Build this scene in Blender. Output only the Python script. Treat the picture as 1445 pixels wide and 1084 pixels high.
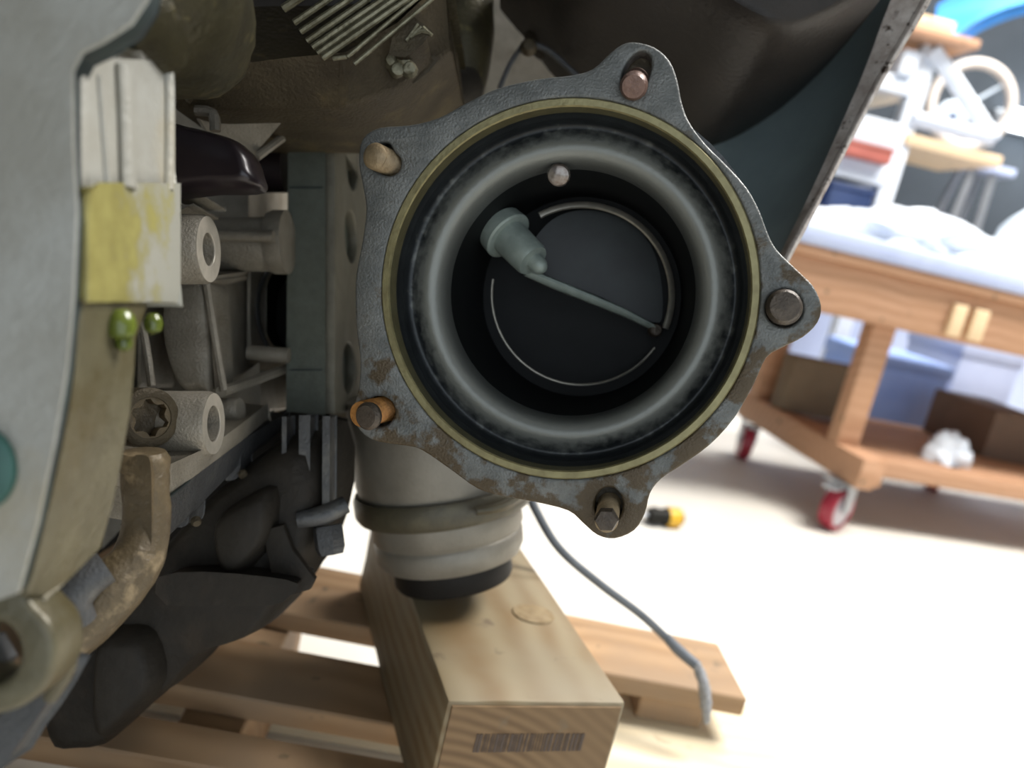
import bpy, bmesh, math, random
from mathutils import Vector, Matrix, noise

random.seed(7)
for o in list(bpy.data.objects):
    bpy.data.objects.remove(o)
S = bpy.context.scene
C = S.collection

# ------------------------------------------------------------------ camera
FPX = 1150.0                      # focal length in pixels of the 1445 wide frame
PITCH, ROLL, CAMH = math.radians(12), math.radians(13), 0.50
FW = Vector((0, math.cos(PITCH), -math.sin(PITCH)))
_rt = Vector((1, 0, 0)); _up = _rt.cross(FW)
RT = math.cos(ROLL) * _rt + math.sin(ROLL) * _up
UP = -math.sin(ROLL) * _rt + math.cos(ROLL) * _up
CAMPOS = Vector((0, 0, CAMH))
CAMM = Matrix((( RT.x, UP.x, -FW.x, CAMPOS.x), (RT.y, UP.y, -FW.y, CAMPOS.y),
               (RT.z, UP.z, -FW.z, CAMPOS.z), (0, 0, 0, 1)))
cd = bpy.data.cameras.new('camera'); cam = bpy.data.objects.new('camera', cd); C.objects.link(cam)
cam.matrix_world = CAMM
cd.sensor_fit = 'HORIZONTAL'; cd.sensor_width = 36.0; cd.lens = FPX * 36.0 / 1445.0
cd.clip_start = 0.01; cd.clip_end = 60
cd.dof.use_dof = True; cd.dof.focus_distance = 0.365; cd.dof.aperture_fstop = 6.5
S.camera = cam

# ------------------------------------------------------------------ world, lights, exposure
w = bpy.data.worlds.new('sky'); S.world = w; w.use_nodes = True
w.node_tree.nodes['Background'].inputs[0].default_value = (0.82, 0.91, 1.0, 1)
w.node_tree.nodes['Background'].inputs[1].default_value = 1.25
def area(name, loc, target, sx, sy, power, col):
    l = bpy.data.lights.new(name, 'AREA'); l.shape = 'RECTANGLE'; l.size = sx; l.size_y = sy
    l.energy = power; l.color = col
    o = bpy.data.objects.new(name, l); C.objects.link(o); o.location = loc
    o.rotation_euler = (Vector(target) - Vector(loc)).to_track_quat('-Z', 'Y').to_euler()
    return o
area('ceiling_lamp_rear_offscreen', (1.6, 2.6, 2.95), (1.6, 2.6, 0), 1.6, 0.8, 90, (1.0, 0.98, 0.95))
area('ceiling_lamp_right_offscreen', (1.5, 1.1, 2.95), (1.5, 1.1, 0), 1.6, 0.8, 120, (1.0, 0.97, 0.93))
S.view_settings.view_transform = 'Standard'; S.view_settings.look = 'None'
S.view_settings.gamma = 1.0; S.view_settings.use_curve_mapping = False
S.view_settings.exposure = 0.60

# ------------------------------------------------------------------ coordinate helpers
def V(px, py, d):                 # photo pixel + depth -> camera space
    return Vector(((px - 722.5) / FPX * d, -(py - 542.0) / FPX * d, -d))
def Wd(px, py, d):                # photo pixel + depth -> world
    return CAMM @ V(px, py, d)
def G(px, py, z):                 # photo pixel -> point on the horizontal plane z
    r = Wd(px, py, 1.0) - CAMPOS
    return CAMPOS + r * ((z - CAMH) / r.z)
IDM = Matrix.Identity(4)

# ------------------------------------------------------------------ materials
def lin(h):
    h = h.lstrip('#'); out = []
    for i in (0, 2, 4):
        c = int(h[i:i+2], 16) / 255.0
        out.append(c / 12.92 if c <= 0.04045 else ((c + 0.055) / 1.055) ** 2.4)
    return (*out, 1.0)
def base_mat(name, rough, metal):
    m = bpy.data.materials.new(name); m.use_nodes = True
    nt = m.node_tree; b = nt.nodes['Principled BSDF']
    b.inputs['Roughness'].default_value = rough; b.inputs['Metallic'].default_value = metal
    return m, nt, b
def mat(name, c1, c2=None, scale=40, rough=0.5, metal=0.0, bump=0.0, bscale=300, contrast=(0.35, 0.65),
        c3=None, s3=15, t3=(0.55, 0.7), stretch=None, rvar=0.0, grad=None):
    m, nt, b = base_mat(name, rough, metal)
    N, L = nt.nodes, nt.links
    tc = N.new('ShaderNodeTexCoord'); mp = N.new('ShaderNodeMapping')
    L.new(tc.outputs['Object'], mp.inputs[0])
    if stretch: mp.inputs['Scale'].default_value = stretch
    def noise_ramp(sc, lo, hi, detail=6):
        n = N.new('ShaderNodeTexNoise'); n.inputs['Scale'].default_value = sc; n.inputs['Detail'].default_value = detail
        n.inputs['Roughness'].default_value = 0.62
        L.new(mp.outputs[0], n.inputs['Vector'])
        r = N.new('ShaderNodeMapRange'); r.inputs[1].default_value = lo; r.inputs[2].default_value = hi
        L.new(n.outputs[0], r.inputs[0]); return r
    col = None
    if c2:
        r = noise_ramp(scale, *contrast)
        mx = N.new('ShaderNodeMix'); mx.data_type = 'RGBA'
        mx.inputs[6].default_value = lin(c1); mx.inputs[7].default_value = lin(c2)
        L.new(r.outputs[0], mx.inputs[0]); col = mx.outputs[2]
        if c3:
            r3 = noise_ramp(s3, *t3)
            if grad:                         # stain gathers towards one side of the part
                dp = N.new('ShaderNodeVectorMath'); dp.operation = 'DOT_PRODUCT'; L.new(tc.outputs['Object'], dp.inputs[0]); dp.inputs[1].default_value = grad[0]
                ad = N.new('ShaderNodeMath'); ad.operation = 'ADD'; L.new(dp.outputs['Value'], ad.inputs[0]); ad.inputs[1].default_value = grad[1]
                sm = N.new('ShaderNodeMath'); sm.operation = 'ADD'; L.new(ad.outputs[0], sm.inputs[0])
                L.new(r3.inputs[0].links[0].from_socket, sm.inputs[1]); L.new(sm.outputs[0], r3.inputs[0])
            m3 = N.new('ShaderNodeMix'); m3.data_type = 'RGBA'
            L.new(r3.outputs[0], m3.inputs[0]); L.new(col, m3.inputs[6]); m3.inputs[7].default_value = lin(c3)
            col = m3.outputs[2]
        L.new(col, b.inputs['Base Color'])
        if rvar:
            rr = N.new('ShaderNodeMapRange'); rr.inputs[3].default_value = rough - rvar; rr.inputs[4].default_value = rough + rvar
            L.new(r.outputs[0], rr.inputs[0]); L.new(rr.outputs[0], b.inputs['Roughness'])
    else:
        b.inputs['Base Color'].default_value = lin(c1)
    if bump:
        nb = N.new('ShaderNodeTexNoise'); nb.inputs['Scale'].default_value = bscale; nb.inputs['Detail'].default_value = 4
        L.new(mp.outputs[0], nb.inputs['Vector'])
        bp = N.new('ShaderNodeBump'); bp.inputs['Strength'].default_value = bump; bp.inputs['Distance'].default_value = 0.002
        L.new(nb.outputs[0], bp.inputs['Height']); L.new(bp.outputs[0], b.inputs['Normal'])
    return m
def wood(name, c1, c2, c3, ring_scale=60, dist=2.0, axis='X', rough=0.65, rot=(0, 0, 0), off=(0, 0, 0), stain='#6a5a44'):
    m, nt, b = base_mat(name, rough, 0)
    N, L = nt.nodes, nt.links
    tc = N.new('ShaderNodeTexCoord'); mp = N.new('ShaderNodeMapping'); L.new(tc.outputs['Object'], mp.inputs[0])
    mp.inputs['Rotation'].default_value = rot; mp.inputs['Location'].default_value = off
    wv = N.new('ShaderNodeTexWave'); wv.wave_type = 'RINGS'; wv.rings_direction = axis
    wv.inputs['Scale'].default_value = ring_scale; wv.inputs['Distortion'].default_value = dist
    wv.inputs['Detail'].default_value = 2; wv.inputs['Detail Scale'].default_value = 0.6
    L.new(mp.outputs[0], wv.inputs['Vector'])
    mx = N.new('ShaderNodeMix'); mx.data_type = 'RGBA'; mx.inputs[6].default_value = lin(c1); mx.inputs[7].default_value = lin(c2)
    L.new(wv.outputs[1], mx.inputs[0])
    n = N.new('ShaderNodeTexNoise'); n.inputs['Scale'].default_value = 9; n.inputs['Detail'].default_value = 5; L.new(tc.outputs['Object'], n.inputs['Vector'])
    r = N.new('ShaderNodeMapRange'); r.inputs[1].default_value = 0.4; r.inputs[2].default_value = 0.7; L.new(n.outputs[0], r.inputs[0])
    m2 = N.new('ShaderNodeMix'); m2.data_type = 'RGBA'; L.new(r.outputs[0], m2.inputs[0]); L.new(mx.outputs[2], m2.inputs[6]); m2.inputs[7].default_value = lin(c3)
    n2 = N.new('ShaderNodeTexNoise'); n2.inputs['Scale'].default_value = 45; n2.inputs['Detail'].default_value = 3; L.new(tc.outputs['Object'], n2.inputs['Vector'])
    r2 = N.new('ShaderNodeMapRange'); r2.inputs[1].default_value = 0.66; r2.inputs[2].default_value = 0.74; L.new(n2.outputs[0], r2.inputs[0])
    m4 = N.new('ShaderNodeMix'); m4.data_type = 'RGBA'; L.new(r2.outputs[0], m4.inputs[0]); L.new(m2.outputs[2], m4.inputs[6]); m4.inputs[7].default_value = lin(stain)
    L.new(m4.outputs[2], b.inputs['Base Color'])
    bp = N.new('ShaderNodeBump'); bp.inputs['Strength'].default_value = 0.25; bp.inputs['Distance'].default_value = 0.001
    L.new(wv.outputs[1], bp.inputs['Height']); L.new(bp.outputs[0], b.inputs['Normal'])
    return m
def emit(name, col, s):
    m, nt, b = base_mat(name, 0.5, 0)
    b.inputs['Base Color'].default_value = lin(col); b.inputs['Emission Color'].default_value = lin(col); b.inputs['Emission Strength'].default_value = s
    return m

M = {}
M['cover'] = mat('cast_aluminium_cover', '#a3a39d', '#918f86', 30, 0.42, 0.25, 0.15, 500, c3='#99907a', s3=12)
M['cover_dirty'] = mat('oily_cast_aluminium', '#595440', '#474230', 45, 0.40, 0.2, 0.2, 300, c3='#463d22', s3=22, t3=(0.5, 0.68))
M['oil'] = mat('oil_stained_aluminium', '#8d8752', '#726b3e', 60, 0.25, 0.1, 0.1, 200, c3='#8f8e84', s3=60, t3=(0.42, 0.60), grad=((0, 7, -2.5), -(Wd(210, 350, .247) - G(300, 1000, .13)).dot(Vector((0, 7, -2.5)))))
M['oil_glow'] = mat('yellow_oil_film', '#b9b257', '#a09a62', 50, 0.2, 0.0, 0.1, 200)
M['oil_drop'] = mat('green_oil', '#5f6a26', '#3f481a', 90, 0.12, 0.0)
M['silver'] = mat('bright_cast_ridge', '#c9ccce', '#9ea1a4', 140, 0.35, 0.5, 0.3, 600)
M['groove'] = mat('sealant_groove', '#23302f', '#182022', 60, 0.6)
M['green'] = mat('green_paint', '#1a463e', '#225348', 40, 0.4)
M['alu'] = mat('cast_aluminium', '#8d877b', '#7c766a', 60, 0.5, 0.25, 0.4, 700, c3='#6f675a', s3=25)
M['alu_pale'] = mat('machined_aluminium', '#b4ada0', '#a09a8e', 120, 0.45, 0.3, 0.1, 900)
M['alu_brown'] = mat('grimy_cast_metal', '#51493a', '#413a2e', 35, 0.5, 0.3, 0.4, 500, c3='#655a42', s3=30)
M['olive'] = mat('oily_dark_casting', '#3d3928', '#2b281e', 40, 0.38, 0.3, 0.35, 400, c3='#6a6242', s3=50, t3=(0.58, 0.7))
M['rib'] = mat('worn_rib_metal', '#84806a', '#5f5a46', 160, 0.38, 0.45, 0.3, 700)
M['grey_gasket'] = mat('grey_manifold_metal', '#5d625a', '#53584f', 150, 0.55, 0.2, 0.25, 900)
M['grey_plate'] = mat('beige_grey_plate', '#797669', '#6a675b', 90, 0.5, 0.25, 0.2, 700)
M['teal_bore'] = mat('teal_bore', '#80938f', '#6c807c', 80, 0.35, 0.4)
M['purple'] = mat('dark_glossy_cap', '#2c2427', '#221c1f', 40, 0.28, 0.2)
M['black'] = mat('black_grime', '#15150f', '#1c1a16', 60, 0.55, 0.0, 0.3, 300)
M['pan'] = mat('dark_oil_pan', '#2b2721', '#201d19', 30, 0.6, 0.0, 0.3, 250, c3='#352e26', s3=14)
M['darkgrey'] = mat('dark_grey_metal', '#4a4b4c', '#3d3e3f', 90, 0.45, 0.3, 0.3, 600, c3='#5d5c58', s3=40)
M['rust_arm'] = mat('rusty_brown_arm', '#5c4f38', '#443a29', 45, 0.5, 0.2, 0.4, 350, c3='#85755a', s3=60, t3=(0.55, 0.68))
M['flange'] = mat('weathered_steel_flange', '#656663', '#545654', 110, 0.45, 0.4, 0.3, 900, c3='#463b2a', s3=70, t3=(0.50, 0.58), rvar=0.08, grad=((.75, 0, -1.3), 0.29))
M['flange_back'] = mat('brown_steel_edge', '#4f4636', '#3b3428', 90, 0.5, 0.3, 0.3, 700)
M['brass'] = mat('yellowed_gasket', '#7d7654', '#6b6446', 120, 0.34, 0.6, 0.1, 500)
M['bore'] = mat('sooty_steel_bore', '#24282a', '#1c1f20', 60, 0.42, 0.35, 0.08, 400, rvar=0.06)
M['crest'] = mat('polished_crest', '#74766f', '#3c3f3e', 90, 0.38, 0.4, 0.2, 500, c3='#5f564e', s3=30)
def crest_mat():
    m = mat('sooty_bore_with_worn_lit_crest', '#1f2325', '#15181a', 60, 0.40, 0.35, 0.1, 400)
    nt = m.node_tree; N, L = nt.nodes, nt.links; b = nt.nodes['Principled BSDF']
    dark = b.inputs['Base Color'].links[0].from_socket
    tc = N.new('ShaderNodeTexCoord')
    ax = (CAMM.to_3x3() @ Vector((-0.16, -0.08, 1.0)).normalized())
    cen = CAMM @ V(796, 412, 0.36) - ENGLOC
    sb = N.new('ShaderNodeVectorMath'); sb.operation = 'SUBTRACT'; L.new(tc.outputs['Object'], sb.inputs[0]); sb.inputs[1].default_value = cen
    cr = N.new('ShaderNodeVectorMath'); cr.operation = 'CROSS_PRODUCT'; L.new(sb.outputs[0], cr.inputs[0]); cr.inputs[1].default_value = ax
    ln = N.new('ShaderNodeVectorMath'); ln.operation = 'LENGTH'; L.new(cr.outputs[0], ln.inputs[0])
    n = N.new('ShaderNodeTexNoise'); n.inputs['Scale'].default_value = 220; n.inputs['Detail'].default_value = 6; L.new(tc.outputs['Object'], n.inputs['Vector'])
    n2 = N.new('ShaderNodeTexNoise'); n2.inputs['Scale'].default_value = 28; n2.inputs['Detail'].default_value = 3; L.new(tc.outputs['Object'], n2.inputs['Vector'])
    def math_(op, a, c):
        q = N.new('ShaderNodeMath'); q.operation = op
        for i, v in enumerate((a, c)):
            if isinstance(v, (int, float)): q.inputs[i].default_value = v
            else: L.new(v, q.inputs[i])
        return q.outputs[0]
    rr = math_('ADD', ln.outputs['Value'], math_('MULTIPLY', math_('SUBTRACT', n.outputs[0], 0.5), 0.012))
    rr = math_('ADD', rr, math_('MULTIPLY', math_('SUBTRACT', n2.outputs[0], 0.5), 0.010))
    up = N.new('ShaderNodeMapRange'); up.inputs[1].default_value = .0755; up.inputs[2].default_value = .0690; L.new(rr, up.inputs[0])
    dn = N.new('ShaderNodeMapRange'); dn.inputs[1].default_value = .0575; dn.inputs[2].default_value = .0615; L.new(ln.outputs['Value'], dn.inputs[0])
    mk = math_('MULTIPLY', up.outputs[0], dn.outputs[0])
    mx = N.new('ShaderNodeMix'); mx.data_type = 'RGBA'; L.new(mk, mx.inputs[0]); L.new(dark, mx.inputs[6]); mx.inputs[7].default_value = lin('#70726d')  # pale ring by radius: worn metal, plus the crest's light painted in
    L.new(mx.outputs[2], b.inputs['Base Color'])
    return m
ENGLOC = G(300, 1000, 0.13)
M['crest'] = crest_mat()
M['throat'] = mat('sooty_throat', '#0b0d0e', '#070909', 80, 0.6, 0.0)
M['wire'] = mat('dull_wire', '#8a867b', '#77736a', 200, 0.35, 0.6)
M['plug'] = mat('grey_green_plug', '#87918a', '#757f79', 120, 0.45, 0.25)
M['stud_dark'] = mat('dark_rusted_stud', '#4f463c', '#3b332b', 200, 0.45, 0.4, 0.3, 900)
M['stud_rust'] = mat('orange_rusted_stud', '#a8753a', '#7a5227', 220, 0.5, 0.35, 0.3, 900)
M['stud_tan'] = mat('tan_stud', '#8f7d60', '#74634a', 200, 0.45, 0.35, 0.2, 900)
M['stud_pink'] = mat('copper_stud', '#735a4f', '#5c463d', 160, 0.35, 0.3, 0.2, 700)
M['nub'] = mat('shiny_weld_nub', '#8a8580', '#54443a', 200, 0.2, 0.6)
M['hose'] = mat('grey_corrugated_hose', '#5f6670', '#4c525c', 90, 0.5)
M['plastic'] = mat('brown_black_plastic', '#2b2724', '#23201e', 25, 0.42, 0.0, 0.2, 300, c3='#3a3430', s3=9)
M['shield'] = mat('grey_green_shield', '#8a9a9c', '#7c8b8e', 14, 0.5, 0.1, 0.1, 90)
M['shield_edge'] = mat('chipped_shield_edge', '#c6bfb8', '#9c9189', 90, 0.4, 0.3, 0.3, 400, c3='#3f342c', s3=130, t3=(0.6, 0.66))
M['comp'] = mat('compressor_housing', '#807b70', '#726d62', 40, 0.45, 0.3, 0.15, 500)
M['comp_dark'] = mat('compressor_band', '#55503f', '#423e33', 60, 0.42, 0.35, 0.2, 500)
M['rubber'] = mat('black_rubber', '#1d1b19', '#171614', 50, 0.55)
M['cable'] = mat('grey_cable', '#5b6066', '#4c5157', 60, 0.5)
M['fray'] = mat('frayed_cable_end', '#9b9c9e', '#7d7e80', 250, 0.6, 0, 0.6, 900)
M['timber'] = wood('weathered_timber', '#857659', '#745e3d', '#80755f', 24, 3.5, 'Y', rot=(0.0, 0.0, 0.0), off=(0.10, 0, 0.13))
M['endgrain'] = wood('timber_end_grain', '#7a6040', '#5c4426', '#70583a', 42, 1.5, 'Y', off=(0.10, 0, 0.13))
M['board'] = wood('pallet_pine', '#a88762', '#957450', '#8e765c', 22, 3.0, 'X', off=(0, 0.05, 0.08))
M['pale_board'] = wood('pale_pine', '#d8cbb0', '#ccbd9f', '#d4c6a8', 22, 3.0, 'X', off=(0, 0.05, 0.08), stain='#b8a78a')
M['cartwood'] = wood('cart_pine', '#bb9274', '#a97f60', '#b28868', 16, 3.0, 'X', off=(0, 0.05, 0.08))
M['cartpale'] = wood('cart_cut_end', '#e2c8a4', '#d5b78e', '#dcc09a', 30, 2.0, 'X')
M['ink'] = mat('faded_ink', '#3a2a20')
M['concrete'] = mat('pale_concrete', '#dcd8cf', '#cfcabf', 3, 0.55, 0, 0.1, 60, c3='#c9c2b2', s3=1.2)
M['wall'] = mat('grey_painted_wall', '#474e56', '#3d444b', 2, 0.8)
M['walllow'] = mat('pale_blue_panel', '#b9c3dd', '#a9b4d2', 3, 0.6)
M['white'] = mat('white_paint', '#e6ebf0', '#d8dee6', 8, 0.45)
M['plasticwrap'] = mat('white_plastic_sheet', '#e9eef4', '#d5dde8', 12, 0.3)
M['bag'] = mat('pale_grey_cloth', '#c3ced8', '#b2bfcc', 10, 0.7)
M['mat'] = mat('blue_grey_foam', '#a9b4d4', '#b9c3de', 6, 0.7)
M['blue'] = mat('blue_plastic', '#4f97dc', '#3e86d2', 5, 0.3)
M['navy'] = mat('navy_plastic', '#33456e', '#2a3a5e', 8, 0.4)
M['skyblue'] = mat('pale_blue_plastic', '#7f9ad6', '#93abdf', 6, 0.5)
M['orange'] = mat('orange_card', '#c97b45', '#b86e3b', 9, 0.6)
M['red'] = mat('faded_red_card', '#b8685a', '#a85c4e', 9, 0.6)
M['card'] = mat('brown_cardboard', '#6b5444', '#5e4a3b', 8, 0.75)
M['carddark'] = mat('dark_board', '#6e5d48', '#5f503d', 9, 0.75)
M['hoop'] = mat('cream_hoop', '#d8cfc6', '#c9bfb6', 12, 0.5)
M['steel'] = mat('zinc_plate', '#b9bdc2', '#a3a7ad', 90, 0.35, 0.7)
M['wheelred'] = mat('red_wheel', '#a83244', '#8f2a3a', 30, 0.4)
M['wheelpale'] = mat('pale_wheel_hub', '#d3ccd0', '#c4bcc2', 30, 0.4)
M['yellow'] = mat('yellow_plastic', '#e0b02e', '#cfa026', 30, 0.4)
M['tube'] = emit('fluorescent_tube', '#f4faff', 9.0)
for k_ in ('pan', 'black', 'plastic', 'rubber', 'olive', 'alu_brown', 'throat'):
    M[k_].node_tree.nodes['Principled BSDF'].inputs['Specular IOR Level'].default_value = 0.2
M['flap'] = mat('dark_flap', '#1c2323', '#0e1112', 40, 0.5, 0.1)

# ------------------------------------------------------------------ mesh helpers
def bevel_bm(bm, off, seg=2, ang=0.5):
    bm.normal_update()
    es = [e for e in bm.edges if len(e.link_faces) == 2 and e.calc_face_angle(0) > ang]
    if es: bmesh.ops.bevel(bm, geom=es, offset=off, segments=seg, profile=0.5, affect='EDGES', clamp_overlap=True)
def rootloc(p):
    v = Vector((0, 0, 0))
    while p is not None:
        v += p.location; p = p.parent
    return v
def link_mesh(name, me, m, parent=None, smooth=40):
    for p in me.polygons: p.use_smooth = True
    me.set_sharp_from_angle(angle=math.radians(smooth))
    me.materials.clear(); me.materials.append(M[m])
    o = bpy.data.objects.new(name, me); C.objects.link(o)
    if parent is not None: o.parent = parent
    return o
def obj(name, bm, m, parent=None, frame=CAMM, bevel=0, seg=2, smooth=40, loc=None):
    """bm is given in `frame`; the object ends up in the world under `parent`."""
    if bevel: bevel_bm(bm, bevel, seg)
    bmesh.ops.recalc_face_normals(bm, faces=bm.faces)
    bm.transform(frame)
    base = rootloc(parent) if parent is not None else Vector((0, 0, 0))
    if parent is None and loc is not None: base = Vector(loc)
    bm.transform(Matrix.Translation(-base))
    me = bpy.data.meshes.new(name); bm.to_mesh(me); bm.free()
    o = link_mesh(name, me, m, parent, smooth)
    if parent is None and loc is not None: o.location = loc
    return o
def tag(o, label, cat=None, group=None, kind=None):
    if label: o['label'] = label
    if cat: o['category'] = cat
    if group: o['group'] = group
    if kind: o['kind'] = kind
    return o
def thing(name, loc, label, cat, group=None):
    o = bpy.data.objects.new(name, None); C.objects.link(o); o.location = loc; o.empty_display_size = 0.05
    return tag(o, label, cat, group)
def copy_tree(o, parent=None):
    c = o.copy(); C.objects.link(c)
    if parent is not None: c.parent = parent
    for ch in list(o.children): copy_tree(ch, c)
    return c

def catmull(pts, n=4, closed=True):
    out = []; N = len(pts)
    rng = range(N) if closed else range(N - 1)
    for i in rng:
        if closed: p0, p1, p2, p3 = (pts[(i + k - 1) % N] for k in range(4))
        else: p0, p1, p2, p3 = pts[max(i - 1, 0)], pts[i], pts[i + 1], pts[min(i + 2, N - 1)]
        p0, p1, p2, p3 = Vector(p0), Vector(p1), Vector(p2), Vector(p3)
        for k in range(n):
            t = k / n
            out.append(0.5 * ((2 * p1) + (-p0 + p2) * t + (2 * p0 - 5 * p1 + 4 * p2 - p3) * t * t + (-p0 + 3 * p1 - 3 * p2 + p3) * t ** 3))
    if not closed: out.append(Vector(pts[-1]))
    return out
def bm_prism(pts3, depth_vec):
    bm = bmesh.new(); N = len(pts3)
    a = [bm.verts.new(p) for p in pts3]; b = [bm.verts.new(Vector(p) + Vector(depth_vec)) for p in pts3]
    bm.faces.new(a); bm.faces.new(b[::-1])
    for i in range(N): bm.faces.new((a[i], a[(i + 1) % N], b[(i + 1) % N], b[i]))
    return bm
def prism(pts, d0, d1, smooth_n=0):
    """outline in photo pixels at depth d0, pulled straight back to depth d1 (camera frame)"""
    xs = [p[0] for p in pts]; ys = [p[1] for p in pts]
    x0, x1, y0, y1 = min(xs), max(xs), min(ys), max(ys); p3 = []
    for x, y in pts:                      # whichever rim of the solid shows its outline decides the depth used
        tx, ty = (x - x0) / (x1 - x0), (y - y0) / (y1 - y0)
        dl, dr = (d0 if x0 < 722 else d1), (d1 if x1 < 722 else d0)
        du, db = (d0 if y0 < 542 else d1), (d1 if y1 < 542 else d0)
        p3.append(Vector((V(x, y, dl + (dr - dl) * tx).x, V(x, y, du + (db - du) * ty).y, -d0)))
    if smooth_n: p3 = catmull(p3, smooth_n)
    return bm_prism(p3, (0, 0, -(d1 - d0)))
def pillow(pts, d0, d1, inset=.3, n=6, sm=3, back=.02):
    """rounded cushion-like casting: outline in pixels at depth d1, swelling towards depth d0"""
    o = [V(x, y, (d0 + d1) / 2) for x, y in pts]
    o = [Vector((p.x, p.y, 0)) for p in o]
    if sm: o = catmull(o, sm)
    c = sum(o, Vector()) / len(o); rows = [[p + Vector((0, 0, -d1 - back)) for p in o]]
    for k in range(n + 1):
        a = math.pi / 2 * k / n; f = 1 - inset * (1 - math.cos(a))
        rows.append([c + (p - c) * f + Vector((0, 0, -d1 + (d1 - d0) * math.sin(a))) for p in o])
    bm = loft(rows, None, True); bm.verts.ensure_lookup_table(); N = len(o)
    bm.faces.new([bm.verts[i] for i in range(N)]); bm.faces.new([bm.verts[len(bm.verts) - N + i] for i in range(N)])
    return bm
def hexa(front, back):
    """two quads of camera-space points"""
    bm = bmesh.new()
    a = [bm.verts.new(p) for p in front]; b = [bm.verts.new(p) for p in back]
    bm.faces.new(a); bm.faces.new(b[::-1])
    for i in range(4): bm.faces.new((a[i], a[(i + 1) % 4], b[(i + 1) % 4], b[i]))
    return bm
def loft(rows, off=None, closed=False):
    bm = bmesh.new()
    vs = [[bm.verts.new(p) for p in r] for r in rows]
    for i in range(len(rows) - 1):
        n = len(rows[i])
        for j in range(n if closed else n - 1):
            bm.faces.new((vs[i][j], vs[i][(j + 1) % n], vs[i + 1][(j + 1) % n], vs[i + 1][j]))
    if off is not None:
        o = Vector(off); vb = [[bm.verts.new(v.co + o) for v in r] for r in vs]
        R, n = len(rows), len(rows[0])
        for i in range(R - 1):
            for j in range(n - 1): bm.faces.new((vb[i][j], vb[i + 1][j], vb[i + 1][j + 1], vb[i][j + 1]))
        for i in range(R - 1):
            for j in (0, n - 1): bm.faces.new((vs[i][j], vs[i + 1][j], vb[i + 1][j], vb[i][j]))
        for j in range(n - 1):
            for i in (0, R - 1): bm.faces.new((vs[i][j], vs[i][j + 1], vb[i][j + 1], vb[i][j]))
    return bm
def axis_frame(o, ax):
    z = Vector(ax).normalized()
    x = Vector((0, 1, 0)).cross(z)
    if x.length < 1e-3: x = Vector((1, 0, 0)).cross(z)
    x.normalize(); y = z.cross(x)
    return Matrix(((x.x, y.x, z.x, o[0]), (x.y, y.y, z.y, o[1]), (x.z, y.z, z.z, o[2]), (0, 0, 0, 1)))
def lathe(prof, o, ax, seg=40, close=True, sx=1.0, jag=None):
    """profile of (radius, height along axis)"""
    bm = bmesh.new(); F = axis_frame(o, ax); rings = []
    for r, h in prof:
        if r < 1e-6: rings.append([bm.verts.new(F @ Vector((0, 0, h)))])
        else:
            rings.append([bm.verts.new(F @ Vector((r * sx * math.cos(2 * math.pi * k / seg), r * math.sin(2 * math.pi * k / seg), h))) for k in range(seg)])
    for a, b in zip(rings[:-1], rings[1:]):
        for k in range(seg):
            k2 = (k + 1) % seg
            if len(a) == 1 and len(b) == 1: continue
            if len(a) == 1: bm.faces.new((a[0], b[k], b[k2]))
            elif len(b) == 1: bm.faces.new((a[k], b[0], a[k2]))
            else: bm.faces.new((a[k], b[k], b[k2], a[k2]))
    return bm
def tube(pts, r, seg=12, n=4, caps=True, flat=1.0):
    P = catmull(pts, n, False) if n else [Vector(p) for p in pts]
    rr = r if isinstance(r, (list, tuple)) else [r] * len(pts)
    def rad(i):
        t = i / (len(P) - 1) * (len(rr) - 1); a = min(int(t), len(rr) - 2) if len(rr) > 1 else 0
        return rr[a] + (rr[min(a + 1, len(rr) - 1)] - rr[a]) * (t - a)
    bm = bmesh.new(); rings = []
    ref = Vector((0.3, 0.2, 1)).normalized()
    for i, p in enumerate(P):
        t = (P[min(i + 1, len(P) - 1)] - P[max(i - 1, 0)]).normalized()
        s = ref.cross(t)
        if s.length < 1e-3: s = Vector((1, 0, 0)).cross(t)
        s.normalize(); u = t.cross(s)
        rings.append([bm.verts.new(p + rad(i) * (math.cos(2 * math.pi * k / seg) * s * flat + math.sin(2 * math.pi * k / seg) * u)) for k in range(seg)])
    for a, b in zip(rings[:-1], rings[1:]):
        for k in range(seg): bm.faces.new((a[k], a[(k + 1) % seg], b[(k + 1) % seg], b[k]))
    if caps:
        bm.faces.new(rings[0][::-1]); bm.faces.new(rings[-1])
    return bm
def bx(bm, c, s, R=None):
    c = Vector(c); vs = []
    for i in (-.5, .5):
        for j in (-.5, .5):
            for k in (-.5, .5):
                p = Vector((i * s[0], j * s[1], k * s[2]))
                if R: p = R @ p
                vs.append(bm.verts.new(c + p))
    for f in ((0, 1, 3, 2), (4, 6, 7, 5), (0, 4, 5, 1), (2, 3, 7, 6), (0, 2, 6, 4), (1, 5, 7, 3)):
        bm.faces.new([vs[i] for i in f])
    return bm
def box(c, s, R=None): return bx(bmesh.new(), c, s, R)
def roughen(bm, amp, scale, cuts=0):
    if cuts: bmesh.ops.subdivide_edges(bm, edges=bm.edges[:], cuts=cuts, use_grid_fill=True)
    bm.normal_update()
    for v in bm.verts: v.co += v.normal * amp * noise.noise(v.co * scale)
    return bm
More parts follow.
